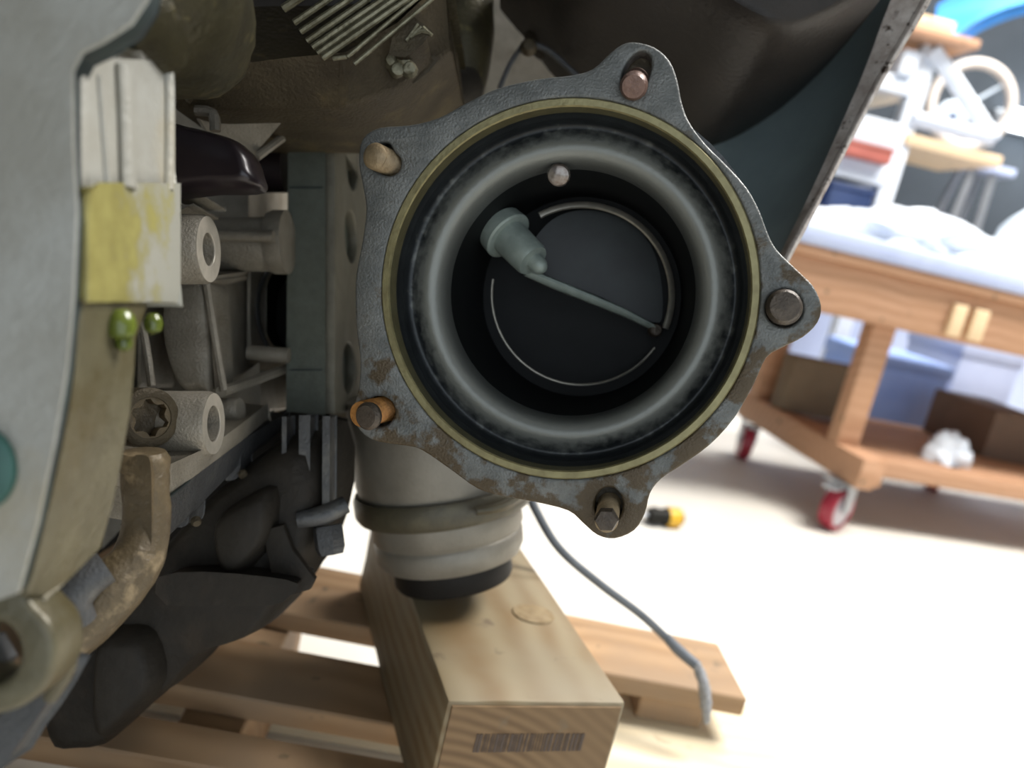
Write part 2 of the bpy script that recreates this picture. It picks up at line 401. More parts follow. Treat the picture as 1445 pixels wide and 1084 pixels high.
def plate(outer, holes, thick, bev, frame):
    """flat plate with real holes: 2D outline points in `frame` (z = front)"""
    cu = bpy.data.curves.new('tmp', 'CURVE'); cu.dimensions = '2D'; cu.fill_mode = 'BOTH'
    cu.extrude = thick / 2 - bev; cu.bevel_depth = bev; cu.bevel_resolution = 2; cu.offset = -bev
    for ring in [outer] + holes:
        sp = cu.splines.new('POLY'); sp.points.add(len(ring) - 1); sp.use_cyclic_u = True
        for p, q in zip(sp.points, ring): p.co = (q[0], q[1], 0, 1)
    ob = bpy.data.objects.new('tmp', cu); C.objects.link(ob)
    bpy.context.view_layer.update()
    me = bpy.data.meshes.new_from_object(ob)
    bm = bmesh.new(); bm.from_mesh(me)
    bpy.data.objects.remove(ob); bpy.data.curves.remove(cu); bpy.data.meshes.remove(me)
    bmesh.ops.remove_doubles(bm, verts=bm.verts, dist=1e-6)
    bm.transform(frame @ Matrix.Translation((0, 0, -thick / 2)))
    return bm

# ------------------------------------------------------------------ the room
def struct(name, c, s, m):
    o = obj(name, box((0, 0, 0), s), m, None, IDM); o.location = c; o['kind'] = 'structure'; return o
struct('floor', (0.5, 1.5, -0.05), (7.0, 8.0, 0.1), 'concrete')
struct('wall_back', (0.5, 4.55, 1.5), (7.0, 0.1, 3.0), 'wall')
struct('wall_right', (4.05, 1.5, 1.5), (0.1, 6.0, 3.0), 'wall')
struct('wall_left', (-3.05, 1.5, 1.5), (0.1, 6.0, 3.0), 'wall')
struct('ceiling', (0.5, 1.5, 3.05), (7.2, 6.2, 0.1), 'white')

# front wall behind the camera; its unseen opening is shaped to let low daylight in
wf = obj('wall_front', plate([(-3.0, 0.0), (4.0, 0.0), (4.0, 3.0), (-3.0, 3.0)], [[(-0.7, 0.06), (3.5, 0.06), (3.5, 1.75), (-0.7, 1.75)]], 0.1, 0.002,
         Matrix(((1, 0, 0, 0), (0, 0, -1, -1.5), (0, 1, 0, 0), (0, 0, 0, 1)))), 'wall', None, IDM)
wf['kind'] = 'structure'
# ------------------------------------------------------------------ engine
eng = thing('engine', G(300, 1000, 0.13), 'greasy car engine propped on pallet and timber, turbocharger outlet flange facing out', 'engine')
def E(name, bm, m, parent=eng, **k): return obj(name, bm, m, parent, CAMM, **k)

# --- turbine outlet flange, tilted a little
FN = Vector((-0.16, -0.08, 1.0)).normalized()
FO = V(796, 412, 0.36)
_fx = Vector((0, 1, 0)).cross(FN).normalized(); _fy = FN.cross(_fx)
FF = Matrix(((_fx.x, _fy.x, FN.x, FO.x), (_fx.y, _fy.y, FN.y, FO.y), (_fx.z, _fy.z, FN.z, FO.z), (0, 0, 0, 1)))
FFI = FF.inverted()
def onflange(px, py):
    r = V(px, py, 1.0); t = FO.dot(FN) / r.dot(FN); return (FFI @ (r * t)).to_2d()
_o = [(600,27),(640,37),(672,65),(688,105),(697,150),(712,190),(745,235),(790,280),(830,325),(855,370),(872,415),(890,450),(930,490),(965,525),(982,565),(975,600),(945,630),(905,650),(870,672),(845,725),(805,795),(755,850),(700,890),(655,920),(632,950),(622,990),(600,1025),(560,1042),(525,1035),(495,1010),(465,985),(400,968),(330,955),(280,940),(230,905),(180,870),(150,855),(100,848),(60,838),(32,810),(28,770),(37,730),(40,680),(33,620),(30,560),(32,500),(45,430),(52,370),(45,320),(37,270),(45,225),(80,202),(140,197),(200,182),(260,150),(320,122),(400,103),(470,95),(515,82),(550,50),(575,32)]
outline = catmull([onflange(480 + x / 1.4457, 40 + y / 1.4457) for x, y in _o], 3)
def pxring(cx, cy, rx, ry=None, n=28, rot=0):
    ry = ry or rx; c, s = math.cos(rot), math.sin(rot)
    return [onflange(cx + rx * math.cos(a) * c - ry * math.sin(a) * s, cy + rx * math.cos(a) * s + ry * math.sin(a) * c) for a in (2 * math.pi * k / n for k in range(n))]
R0 = 0.0837
circ = [(R0 * math.cos(2 * math.pi * k / 96), R0 * math.sin(2 * math.pi * k / 96)) for k in range(96)]
keyhole = catmull([onflange(x, y) for x, y in ((882,93),(893,78),(905,72),(917,78),(919,95),(912,118),(903,132),(890,136),(878,127),(877,108))], 4)
slotTL = catmull([onflange(x, y) for x, y in ((522,215),(534,203),(548,202),(556,214),(565,224),(563,240),(550,248),(533,243),(523,232))], 4)
holes = [circ, keyhole, slotTL, pxring(1107, 435, 27), pxring(859, 713, 20, 25), pxring(535, 581, 22)]
fl = E('outlet_flange', plate(outline, holes, 0.011, 0.0012, FF), 'flange', smooth=35)
tag(fl, 'mottled grey steel flange with five bolt lobes')
E('gasket_ring', lathe([(0.0838, -0.003), (0.0838, -0.0002), (0.0832, 0.0004), (0.0805, 0.0004), (0.0799, -0.0003), (0.0799, -0.012)], FO, FN, 96), 'brass', fl)
# mating flange behind it closes the bolt holes
E('mating_flange', plate([p * .985 for p in outline], [circ], 0.008, 0.001, FF @ Matrix.Translation((0, 0, -.0125))), 'flange_back', fl, smooth=35)
# housing behind
def off(h): return FO + FN * h
E('housing_shell', lathe([(0.0838, -0.011), (0.090, -0.011), (0.090, -0.03), (0.082, -0.05), (0.070, -0.10), (0.055, -0.125), (0, -0.125)], FO, FN, 64), 'darkgrey')
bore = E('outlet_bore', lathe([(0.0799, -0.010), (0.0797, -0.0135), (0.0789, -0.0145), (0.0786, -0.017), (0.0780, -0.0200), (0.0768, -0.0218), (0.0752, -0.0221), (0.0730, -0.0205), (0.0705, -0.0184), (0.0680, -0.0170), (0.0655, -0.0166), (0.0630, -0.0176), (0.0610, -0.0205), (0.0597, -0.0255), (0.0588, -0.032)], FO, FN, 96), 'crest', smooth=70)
E('throat', lathe([(0.0588, -0.032), (0.0580, -0.045), (0.0562, -0.075), (0.0550, -0.095), (0.0, -0.096)], FO, FN, 96), 'throat', bore)
E('crest_nub', lathe([(0.0055, -0.002), (0.0048, 0.0004), (0.0030, 0.0014), (0.0, 0.0018)], FF @ Vector((onflange(781, 236).x, onflange(781, 236).y, -0.0215)), FN + Vector((0.05, -.35, 0)), 20), 'nub', bore)

def arc_pts(pts): return [V(x, y, d) for x, y, d in pts]
def ring_arc(cx, cy, r, a0, a1, d, n=40):
    return [V(cx + r * math.cos(a), cy + r * math.sin(a), d) for a in (math.radians(a0 + (a1 - a0) * k / n) for k in range(n + 1))]
E('snap_ring', tube(ring_arc(821, 416, 127, -118, 22, 0.435), 0.0012, 8, 1, flat=1.6), 'wire', bore)
E('snap_ring', tube(ring_arc(821, 416, 127, 36, 190, 0.438), 0.0007, 8, 1), 'wire', bore)
fp = E('valve_flap', bm_prism(catmull([V(x, y, 0.443) for x, y in ((770,318),(800,300),(840,297),(885,312),(918,345),(932,390),(935,440),(922,455),(850,420),(765,385),(750,350))], 3), (0, 0, -0.004)), 'flap', bore)
E('valve_arm', tube(arc_pts([(742, 384, .424), (785, 402, .428), (832, 421, .432), (880, 441, .434), (924, 463, .436)]), [0.0030, 0.0036, 0.0034, 0.0030, 0.0022], 10, 4, flat=0.7), 'plug', bore)
E('arm_pivot', lathe([(0.0036, -0.003), (0.0036, 0.001), (0.0028, 0.002), (0, 0.0022)], V(925, 466, 0.436), (0.1, 0, 1), 18), 'stud_dark', bore)
pa, pb = V(713, 329, 0.424), V(760, 376, 0.412); pax = (pb - pa)
L_ = pax.length
pl = E('valve_plug', lathe([(0.0, -0.004), (0.0132, -0.004), (0.0136, 0.0008), (0.0136, 0.0026), (0.0125, 0.0034), (0.0095, 0.0036), (0.0098, 0.006), (0.0092, L_ * 0.78), (0.0085, L_ * 0.84), (0, L_ * 0.85)], pa, pax, 30), 'plug', bore, smooth=30)
tag(pl, 'pale grey stepped plug')
E('plug_tip', lathe([(0.0046, 0), (0.0046, 0.004), (0.0036, 0.007), (0.0018, 0.0085), (0, 0.009)], pa + pax * 0.80 + V(756, 372, .41) - V(753, 371, .41), pax, 18), 'plug', pl)

def stud(px, py, r, h, m, hexed=False, tip=0.7, thread=True, dirv=None):
    c = onflange(px, py); o = FF @ Vector((c.x, c.y, -0.02)); prof = [(r * .9, 0)]
    z = 0.004; top = 0.02 + h
    while thread and z < top - 0.003:
        prof += [(r, z), (r * .88, z + 0.0006)]; z += 0.0012
    prof += [(r, top - 0.002), (r * tip, top), (0, top + 0.0004)]
    return E('stud', lathe(prof, o, dirv or FN, 24), m, fl, smooth=50)
stud(553, 228, 0.0060, 0.0085, 'stud_tan', dirv=FN + Vector((-0.25, 0.06, 0)))
stud(899, 92, 0.0059, 0.0085, 'stud_pink', thread=False, tip=.8, dirv=FN + Vector((-0.06, -.42, 0)))
stud(1105, 435, 0.0072, 0.007, 'stud_dark', tip=0.9, thread=False)
E('stud_cap', lathe([(0.0072, 0), (0.0072, 0.002), (0.006, 0.004), (0, 0.005)], FF @ Vector((*onflange(1102, 433), 0.006)), FN, 24), 'stud_dark', fl)
stud(859, 716, 0.0052, 0.012, 'stud_tan', tip=0.95, dirv=FN + Vector((-0.02, -0.12, 0)))
E('stud_cap', lathe([(0.0052, 0), (0.0054, 0.003), (0.0046, 0.005), (0, 0.0054)], FF @ Vector((*onflange(858, 722), 0.0125)), FN, 6), 'stud_dark', fl)
stud(541, 580, 0.0062, 0.011, 'stud_rust', tip=0.95, dirv=FN + Vector((-0.25, -0.02, 0)))
E('stud_cap', lathe([(0.0062, 0), (0.0064, 0.002), (0.005, 0.004), (0, 0.0044)], FF @ Vector((*onflange(533, 583), 0.0105)), FN + Vector((-.25, 0, 0)), 20), 'stud_dark', fl)

# --- compressor housing below, axis close to upright
ca, cb = V(612, 590, 0.575), V(640, 806, 0.588)
cax = (cb - ca); cl = cax.length
def rp(px): return px * 0.584 / FPX
comp = E('compressor_housing', lathe([(0, -0.02), (rp(116), -0.02), (rp(118), 0.0), (rp(119), cl * .36), (rp(116), cl * .42), (rp(110), cl * .44), (rp(110), cl * .60), (0, cl * .60)], ca, cax, 56), 'comp', bevel=0)
E('compressor_band', lathe([(rp(100), cl * .42), (rp(122), cl * .42), (rp(125), cl * .45), (rp(125), cl * .545), (rp(121), cl * .575), (rp(100), cl * .575)], ca, cax, 56), 'comp_dark', comp)
E('band_clamp', tube([V(672, 722, .515), V(705, 716, .52), V(735, 700, .54), V(746, 692, .56)], [0.004, 0.0055, 0.005, 0.003], 10, 4, flat=.6), 'comp_dark', comp)
E('compressor_collar', lathe([(rp(80), cl * .56), (rp(106), cl * .57), (rp(107), cl * .70), (rp(104), cl * .72), (rp(103), cl * .735), (rp(105), cl * .75), (rp(104), cl * .84), (rp(98), cl * .89), (rp(80), cl * .90)], ca, cax, 56), 'comp', comp)
E('hose_rim', lathe([(rp(60), cl * .86), (rp(84), cl * .87), (rp(84), cl * 1.02), (rp(81), cl * 1.045), (rp(60), cl * 1.045)], ca, cax, 56), 'rubber', comp)

# --- manifold plates
X1 = (455 - 722.5) / FPX * 0.517
mp = E('manifold_spacer', hexa([V(410, 190, .517), V(456, 192, .517), V(456, 582, .517), V(407, 578, .517)],
       [Vector((X1 - .021, V(0, 190, .517).y, -.66)), Vector((X1, V(0, 190, .517).y, -.66)), Vector((X1, V(0, 582, .517).y, -.66)), Vector((X1 - .021, V(0, 582, .517).y, -.66))]), 'grey_gasket', bevel=0.0015)
for y in (265, 522): E('spacer_seam', box(V(432, y, .5168), (0.021, 0.0008, 0.0012)), 'groove', mp)
# flange plate with port holes, its broad face turned to the right
PF = Matrix(((0, 0, 1, X1 + .007), (0, 1, 0, 0), (-1, 0, 0, 0), (0, 0, 0, 1)))   # local x -> -Zcam, y -> Ycam, z -> +Xcam
def onplate(d, py): return (d, -(py - 542) / FPX * .6)
yt, yb = V(0, 196, .522).y, V(0, 584, .522).y
ph = []
for py, dc in ((232, .578), (335, .575), (520, .568)):
    cy = V(0, py, dc).y
    ph.append([(dc + .022 * math.cos(a), cy + .0180 * math.sin(a)) for a in (2 * math.pi * k / 28 for k in range(28))])
pp = E('manifold_flange', plate([(.522, yt), (.70, yt), (.70, yb), (.522, yb)], ph, 0.007, 0.0012, PF), 'grey_plate')
for py, dc in ((232, .578), (335, .575), (520, .568)):
    cy = V(0, py, dc).y
    E('port_bore', lathe([(0.0172, 0.0), (0.0178, -0.001), (0.0178, -0.012), (0, -0.012)], (X1 + .0045, cy, -dc - .004), (1, 0, 0), 28, sx=1.15), 'grey_plate', pp)

# --- corrugated hose and clip above the plate
hp = [V(478, 184, .52), V(505, 184, .52), V(545, 180, .525), V(580, 172, .54)]
pr = []
P_ = catmull(hp, 12, False)
E('corrugated_hose', tube(P_, [0.0098 if k % 3 else 0.0082 for k in range(len(P_))], 16, 0), 'hose')
E('hose_sleeve', tube([V(448, 178, .52), V(480, 184, .52)], 0.0105, 16, 2), 'navy')
E('hose_clip', tube([V(458, 205, .512), V(463, 180, .506), V(478, 166, .512)], 0.004, 8, 3), 'black')

# --- front cover (out of focus, close to the lens)
def FL(px, py, p0=106, d0=.209): return V(px, py, d0 * (722.5 - p0) / (722.5 - px))      # on the cover's receding side wall
def slab(pts, d0, d1): return bm_prism([V(x, y, d0) for x, y in pts], (0, 0, -(d1 - d0)))
cedge = [(-160,-90),(222,-90),(205,-5),(182,30),(142,56),(112,70),(98,98),(99,200),(104,300),(99,420),(90,520),(73,620),(48,740),(22,835),(-160,900)]
cov = E('front_cover', slab(cedge, .205, .2064), 'cover', bevel=0.0006, seg=2)
tag(cov, 'pale grey cast front cover')
E('sealant_bead', slab([(x - 6, y + 2) for x, y in cedge], .2060, .2150), 'groove', cov, bevel=0.0005)
def sideblock(rows, back=.03):
    return loft(rows, (-back, 0, 0))
sil = E('cover_boss', sideblock([[FL(x, y) for x in (116, 130, 150, 175, 200, 225, 245)] for y in (78, 100, 140, 190, 240, 268)]), 'cover', cov, bevel=0.0012)
E('boss_ridge', tube([FL(139, 108), FL(145, 190), FL(151, 268)], 0.0012, 10, 4), 'cover', cov)
E('boss_ridge', tube([FL(235, 84), FL(236, 170), FL(235, 268)], 0.0022, 10, 4), 'cover', cov)
E('boss_ridge', tube([FL(172, 95), FL(176, 180), FL(178, 266)], 0.0046, 12, 4, flat=.6), 'cover', cov)
E('boss_roof', loft([[FL(107, 76), FL(160, 70), FL(245, 78)], [FL(107, 84), FL(160, 86), FL(245, 90)]], (-.03, 0, -.002)), 'olive', cov, bevel=.001)
ob = E('oil_stained_boss', sideblock([[FL(x, y) + Vector((.0016, 0, 0)) for x in (116, 132, 160, 190, 215, 246)] for y in (264, 290, 320, 360, 400, 428)]), 'oil', cov, bevel=0.0012)
tag(ob, 'boss stained yellow-green with oil')
lowrows = []
for y, p0, p1 in ((425, 116, 205), (470, 110, 190), (520, 107, 187), (575, 100, 181), (640, 87, 170), (700, 74, 158), (765, 58, 140), (810, 46, 95), (840, 36, 62)):
    lowrows.append([FL(p0 + (p1 - p0) * t, y + 6 * t, p0 - 10) for t in (0, .25, .5, .75, 1)])
E('cover_flank', roughen(loft(lowrows, (-.03, 0, -.004)), .0006, 120), 'cover_dirty', cov, bevel=.0010)
for (x, y, r) in ((166, 456, .0042), (211, 455, .0030), (170, 482, .0024)):
    E('oil_drop', lathe([(r * .5, r * .9), (r * .85, r * .5), (r, -r * .2), (r * .8, -r * .9), (0, -r * 1.3)], FL(x, y) + Vector((.001, 0, 0)), (0, 1, 0), 18), 'oil_drop', cov)
# cover lower lug with bolt hole
LF = Matrix.Translation((0, 0, -.215))
def at(x, y): v = V(x, y, .215); return (v.x, v.y)
lug = catmull([at(x, y) for x, y in ((-120,830),(-40,812),(22,815),(40,850),(70,885),(76,930),(60,972),(20,1003),(-40,1012),(-120,990))], 4)
hole = [at(-12 + 39 * math.cos(a), 922 + 44 * math.sin(a)) for a in (2 * math.pi * k / 28 for k in range(28))]
E('cover_lug', plate(lug, [hole], 0.016, 0.002, LF), 'cover_dirty', cov)
E('lug_bolt', lathe([(0.0075, 0), (0.0075, .004), (.006, .006), (0, .006)], V(-12, 924, .232), (0, 0, 1), 6), 'darkgrey', cov)
E('lug_rim', tube([V(38, 838, .224), V(72, 868, .226), V(92, 905, .228), V(92, 945, .230), V(70, 985, .232)], [.0022, .0026, .0028, .0026, .002], 12, 4), 'cover_dirty', cov)
E('green_mark', lathe([(.0105, -.001), (.0105, .0012), (.008, .0022), (0, .0024)], V(-24, 662, .2045), (0, 0, 1), 24, sx=.8), 'green', cov)
E('oil_edge', prism([(116,930),(98,960),(70,1000),(45,1030),(15,1075),(-60,1120),(-60,1040),(20,1005),(70,965),(95,925)], .235, .25), 'darkgrey', cov, bevel=.003)

# --- upper left neck casting
E('neck_casting', roughen(tube([V(120, -120, .25), V(205, -30, .27), V(250, 30, .30), V(285, 70, .33), V(300, 100, .35)], [.034, .032, .028, .020, .010], 24, 8), .0022, 70), 'olive')
E('neck_collar', roughen(tube([V(150, -10, .235), V(205, 40, .262), V(240, 75, .285)], [.012, .016, .008], 16, 6), .001, 120), 'olive')

# --- ribbed cylinder head cover
head = E('head_cover', prism([(235,-70),(236,112),(300,104),(414,90),(487,84),(600,-5),(660,-70)], .405, .56), 'olive', bevel=.004, seg=3)
E('head_skirt', hexa([V(236, 106, .41), V(300, 101, .40), V(487, 82, .402), V(620, 70, .43)][::1], [V(246, 158, .435), V(410, 153, .43), V(490, 152, .43), V(600, 108, .45)]), 'alu_brown', head) if False else None
E('head_skirt', loft([[V(236, 108, .405), V(300, 101, .404), V(414, 87, .402), V(487, 81, .402), V(560, 40, .41), V(625, -20, .43)], [V(240, 152, .425), V(300, 155, .425), V(410, 152, .423), V(484, 152, .423), V(560, 127, .43), V(640, 70, .45)]], (0, .004, -.10)), 'alu_brown', head, bevel=.0025)
for k, (x0, y0, x1, y1) in enumerate(((400, 12, 440, -14), (415, 32, 482, -14), (424, 45, 512, -14), (433, 58, 540, -16), (441, 67, 556, -12), (448, 75, 575, -14), (455, 82, 590, -12))):
    E('rib', tube([V(x0, y0, .4005), V((x0 + x1) / 2, (y0 + y1) / 2, .399), V(x1, y1, .3985)], .0016 if k else .0022, 8, 3), 'rib', head)
for (x0, y0, x1, y1) in ((470, 83, 490, 80), (490, 80, 600, -12), (500, 90, 618, -8)):
    E('rib', tube([V(x0, y0, .4005), V(x1, y1, .400)], .0011, 8, 2), 'rib', head)
E('rib_pad', prism([(560,80),(590,30),(612,60),(600,85),(575,112),(555,110)], .405, .44), 'alu_brown', head, bevel=.002)
for k in range(5):
    E('chipped_rib', tube([V(573 + 6 * k, 52 - 5 * k + 6, .404), V(590 + 5 * k, 34 + 4 * k, .404)], .0009, 6, 2), 'rib', head)
for k in range(4):
    x, y = 553 + 8 * k, 86 + (k % 2) * 12
    E('weld_bead', roughen(lathe([(.004, -.003), (.0045, 0), (.003, .003), (0, .004)], V(x, y, .418), (0.2, -.2, 1), 12), .001, 300), 'rib', head)
E('head_web', hexa([V(272, 150, .44), V(410, 150, .44), V(355, 216, .47), V(300, 196, .45)], [V(272, 150, .52), V(410, 150, .52), V(360, 216, .52), V(300, 196, .52)]), 'alu', bevel=.002)
E('head_web_rib', tube([V(362, 222, .465), V(398, 195, .48)], .0025, 8, 2), 'alu')
E('corner_lug', tube([V(276, 156, .42), V(300, 160, .42), V(304, 185, .42)], .0028, 8, 3), 'alu')
E('corner_strip', tube([V(262, 140, .415), V(290, 112, .412), V(310, 102, .41)], .003, 8, 3), 'alu_brown')

E('added_shade_block', bm_prism(catmull([Vector((-.20, .20, -.20)), Vector((-.04, .20, -.20)), Vector((-.03, .23, -.20)), Vector((-.04, .29, -.20)), Vector((-.20, .29, -.20)), Vector((-.22, .25, -.20))], 3), (0, 0, -.20)), 'plastic', bevel=.012, seg=3)  # added above the view to shade the left side of the engine
# --- dark capped bracket
br = E('sensor_cap', pillow([(215,172),(262,177),(300,186),(335,198),(354,218),(362,240),(362,264),(300,267),(215,266)], .392, .406, .35, 8, 4, .006), 'purple', smooth=60)
E('cap_foot', prism([(225,270),(318,272),(316,285),(280,292),(272,284),(246,282),(225,290)], .405, .45), 'alu', bevel=.0015)
E('cap_foot', prism([(240,284),(268,284),(268,300),(310,300),(305,288),(240,320)], .415, .45), 'alu', bevel=.001)
E('rear_pipe', lathe([(0, 0), (.014, 0), (.0145, .002), (.0145, .024), (0, .024)], V(352, 240, .53), (1, 0, 0), 24), 'purple')

# --- bosses
def bossX(name, px, py, d, r, rin, left_px, m, face, edge=.001):
    c = V(px, py, d); xl = (left_px - 722.5) / FPX * d; ln = c.x - xl
    b = E(name, lathe([(r * 1.02, -ln), (r, -.002), (r - edge, 0), (rin + .0006, 0), (rin, -.0006), (rin, -.02), (0, -.02)], c, (1, 0, 0), 40), m, smooth=30)
    E('machined_face', lathe([(r - edge, .00005), (r - edge, .0004), (rin + .0004, .0004), (rin, 0)], c, (1, 0, 0), 40), face, b)
    E('bore_hole', lathe([(rin - .0004, -.0005), (rin - .0004, -.017), (0, -.017)], c + Vector((.0002, 0, 0)), (1, 0, 0), 28), m, b)
    return b
bossX('bolt_boss', 294, 352, .40, .0170, .0080, 150, 'alu', 'alu_pale')
bossX('bolt_boss', 301, 598, .40, .0160, .0088, 160, 'alu', 'alu_pale')
E('pivot_shaft', lathe([(0, 0), (.0165, 0), (.0165, .03), (.0165, .040), (0, .040)], V(300, 345, .50), (1, 0, 0), 32), 'alu')
E('shaft_ridge', tube([V(300, 333, .478), V(345, 333, .478), V(386, 334, .478)], .0035, 10, 3), 'alu')
E('shaft_end', lathe([(0, 0), (.018, 0), (.0195, .003), (.0195, .011), (0, .011)], V(381, 342, .50), (1, 0, 0), 32), 'alu')
# star-socket bolt
bc = V(213, 590, .375)
sb = E('socket_bolt', lathe([(0, -.03), (.0140, -.03), (.0140, -.001), (.0128, 0), (.0098, 0), (.0090, -.002)], bc, (.75, 0, .66), 32), 'alu_brown')
prof = []
for k in range(24):
    a = 2 * math.pi * k / 24; r = .0088 if (k // 2) % 2 else .0068
    prof.append((r * math.cos(a), r * math.sin(a)))
ringp = [(.0100 * math.cos(2 * math.pi * k / 24), .0100 * math.sin(2 * math.pi * k / 24)) for k in range(24)]
E('socket_star', plate(ringp, [prof], .006, .0003, axis_frame(bc + Vector((.75, 0, .66)) * -.0005, (.75, 0, .66))), 'rust_arm', sb)
E('socket_floor', lathe([(.0095, 0), (0, 0)], bc - Vector((.75, 0, .66)) * .0075, (.75, 0, .66), 24), 'rust_arm', sb)

# --- block webs and casting
blk = E('engine_block', prism([(120,-120),(1130,-120),(1020,260),(960,420),(740,520),(600,560),(500,590),(440,600),(380,615),(300,640),(120,650)], .70, .80), 'alu', bevel=.004)
E('block_wall', prism([(150,150),(420,150),(420,560),(385,585),(330,640),(150,760)], .56, .70), 'alu', blk, bevel=.003)
web = E('web_panel', pillow([(238,410),(262,400),(292,396),(299,430),(305,548),(285,552),(262,552),(245,520),(234,470)], .447, .462, .18, 5), 'alu', smooth=60)
E('web_panel', hexa([V(291, 396, .45), V(303, 548, .45), V(296, 548, .47), V(285, 398, .47)], [V(350, 388, .555), V(352, 522, .555), V(340, 522, .57), V(340, 388, .57)]), 'alu', bevel=.001)
E('web_roof', hexa([V(290, 392, .45), V(345, 384, .50), V(352, 388, .555), V(296, 400, .47)], [V(290, 398, .45), V(345, 391, .50), V(352, 395, .555), V(296, 406, .47)]), 'alu', bevel=.001)
E('web_rib', tube([V(291, 398, .447), V(299, 450, .447), V(309, 512, .447), V(316, 552, .446)], .0022, 8, 4), 'alu')
E('web_rib', tube([V(312, 553, .446), V(350, 540, .48), V(404, 520, .53)], .0032, 8, 4), 'alu')
E('web_rib', tube([V(200, 455, .42), V(208, 500, .42), V(214, 545, .42)], .002, 8, 4), 'alu')
E('web_side', prism([(195,440),(232,408),(240,470),(246,540),(215,548),(195,545)], .455, .5), 'alu', bevel=.003)
E('cylinder_column', prism([(350,375),(372,375),(370,400),(366,440),(370,480),(376,500),(350,500)], .535, .57), 'alu', bevel=.002)
E('cylinder_bore', lathe([(.030, 0), (.030, -.05), (0, -.05)], V(402, 436, .57), (.1, 0, 1), 32, sx=.5), 'black')
E('cylinder_mouth', lathe([(.031, -.002), (.034, 0), (.0345, .002), (.031, .003), (.0305, 0)], V(402, 436, .553), (.1, 0, 1), 40, sx=.55), 'darkgrey')
E('cross_rod', tube([V(350, 497, .51), V(380, 500, .51), V(408, 502, .51)], [.0045, .005, .005], 12, 3), 'alu')
E('block_foot', prism([(318,565),(350,545),(408,520),(412,582),(390,584),(370,572),(340,575)], .52, .60), 'alu', bevel=.002)
E('small_boss', lathe([(0, -.012), (.0072, -.012), (.0072, -.001), (.0064, 0), (0, 0)], V(340, 578, .46), (1, .1, .1), 24, sx=1.0), 'alu')

# --- sump rail running back along the block
top = [(205, 742, .345), (232, 708, .36), (285, 668, .40), (345, 622, .455), (408, 582, .52)]
bot = [(205, 790, .345), (224, 772, .36), (275, 722, .40), (340, 655, .455), (404, 604, .52)]
E('sump_rail', loft([[V(*p) for p in top], [V(*p) for p in bot]], (-.012, 0, -.006)), 'darkgrey', bevel=.0012)
E('block_rail', loft([[V(210, 690, .345), V(240, 660, .365), V(300, 632, .40), V(350, 594, .455), V(378, 572, .50)], [V(205, 742, .346), V(233, 707, .361), V(286, 667, .401), V(346, 621, .456), V(380, 592, .50)]], (-.02, .002, -.006)), 'alu', bevel=.0015)
E('rail_split', tube([V(232, 706, .3585), V(258, 686, .378), V(268, 676, .388)], .0008, 6, 3), 'groove')
for (x, y, d) in ((272, 728, .398), (338, 662, .452)):
    lg = E('rail_lug', prism(catmull([(x - 28, y - 14), (x + 5, y - 40), (x + 16, y - 34), (x + 14, y + 4), (x + 2, y + 14), (x - 18, y + 12)], 3), d, d + .02), 'darkgrey', bevel=.002)
    E('lug_bolt', lathe([(.0025, 0), (.0025, .002), (.0018, .003), (0, .003)], V(x + 4, y + 6, d - .0005), (.5, -.5, .7), 12), 'alu_brown', lg)

# --- crankcase behind the front cover, ties cover, bosses and block together
E('crankcase', bm_prism([Vector((-.140, -.045, -.236)), Vector((-.205, -.045, -.40)), Vector((-.262, -.045, -.56)), Vector((-.45, -.045, -.56)), Vector((-.45, -.045, -.216)), Vector((-.140, -.045, -.216))], (0, .175, 0)), 'alu', blk, bevel=.006, seg=3)
E('crankcase_floor', prism([(-420,690),(150,690),(190,730),(150,790),(60,900),(-420,900)], .42, .60), 'pan', blk, bevel=.006)
# --- rusty arm below the cover
arm = E('mount_arm', roughen(tube([V(203, 648, .318), V(206, 690, .318), V(206, 745, .317), V(190, 795, .312), V(150, 840, .305), V(105, 885, .30), V(60, 930, .295)], [.0082, .0090, .0088, .0100, .0115, .0112, .010], 22, 6), .0008, 160), 'rust_arm')
E('arm_pad', prism(catmull([(188,642),(222,640),(232,655),(234,700),(233,768),(222,772),(208,720),(196,668)], 3), .3085, .322), 'rust_arm', arm, bevel=.0015)
E('arm_cap', lathe([(.0095, -.004), (.0098, 0), (.008, .003), (0, .0032)], V(203, 648, .318), (.05, 1, .15), 24), 'rust_arm', arm)
E('arm_coil', tube([V(150, 800, .292), V(118, 822, .288), V(100, 850, .286), V(112, 880, .288)], [.006, .007, .007, .006], 14, 4), 'darkgrey', arm)

# --- oil pan
pan = E('oil_pan', pillow([(60,980),(110,905),(215,790),(290,705),(400,612),(470,600),(480,690),(455,780),(432,815),(408,852),(385,879),(352,893),(318,904),(288,926),(262,957),(236,975),(205,986),(182,1015),(152,1050),(110,1056),(80,1054),(66,1020)], .448, .495, .22, 6, 2), 'pan', smooth=60)
tag(pan, 'black greasy oil pan')
E('pan_top', prism([(190,700),(300,635),(420,580),(485,596),(480,690),(420,730),(300,780),(190,850)], .525, .55), 'pan', pan, bevel=.003)
E('pan_rib', pillow([(305,735),(345,700),(392,685),(388,760),(340,815),(312,800)], .432, .46, .4), 'pan', pan, smooth=60)
E('pan_ledge', prism(catmull([(225,800),(300,790),(400,800),(440,812),(428,832),(405,850),(330,850),(240,850)], 2), .425, .46), 'pan', pan, bevel=.004)
E('pan_rib', pillow([(140,900),(180,880),(220,890),(235,960),(185,1020),(140,1040)], .432, .46, .4), 'pan', pan, smooth=60)
for (x, w_) in ((408, 14), (436, 18), (466, 14)):
    E('pan_strut', prism([(x - w_ / 2, 588), (x + w_ / 2, 588), (x + w_ / 2 - 2, 725), (x - w_ / 2 - 2, 735)], .452, .47), 'darkgrey', pan, bevel=.002)
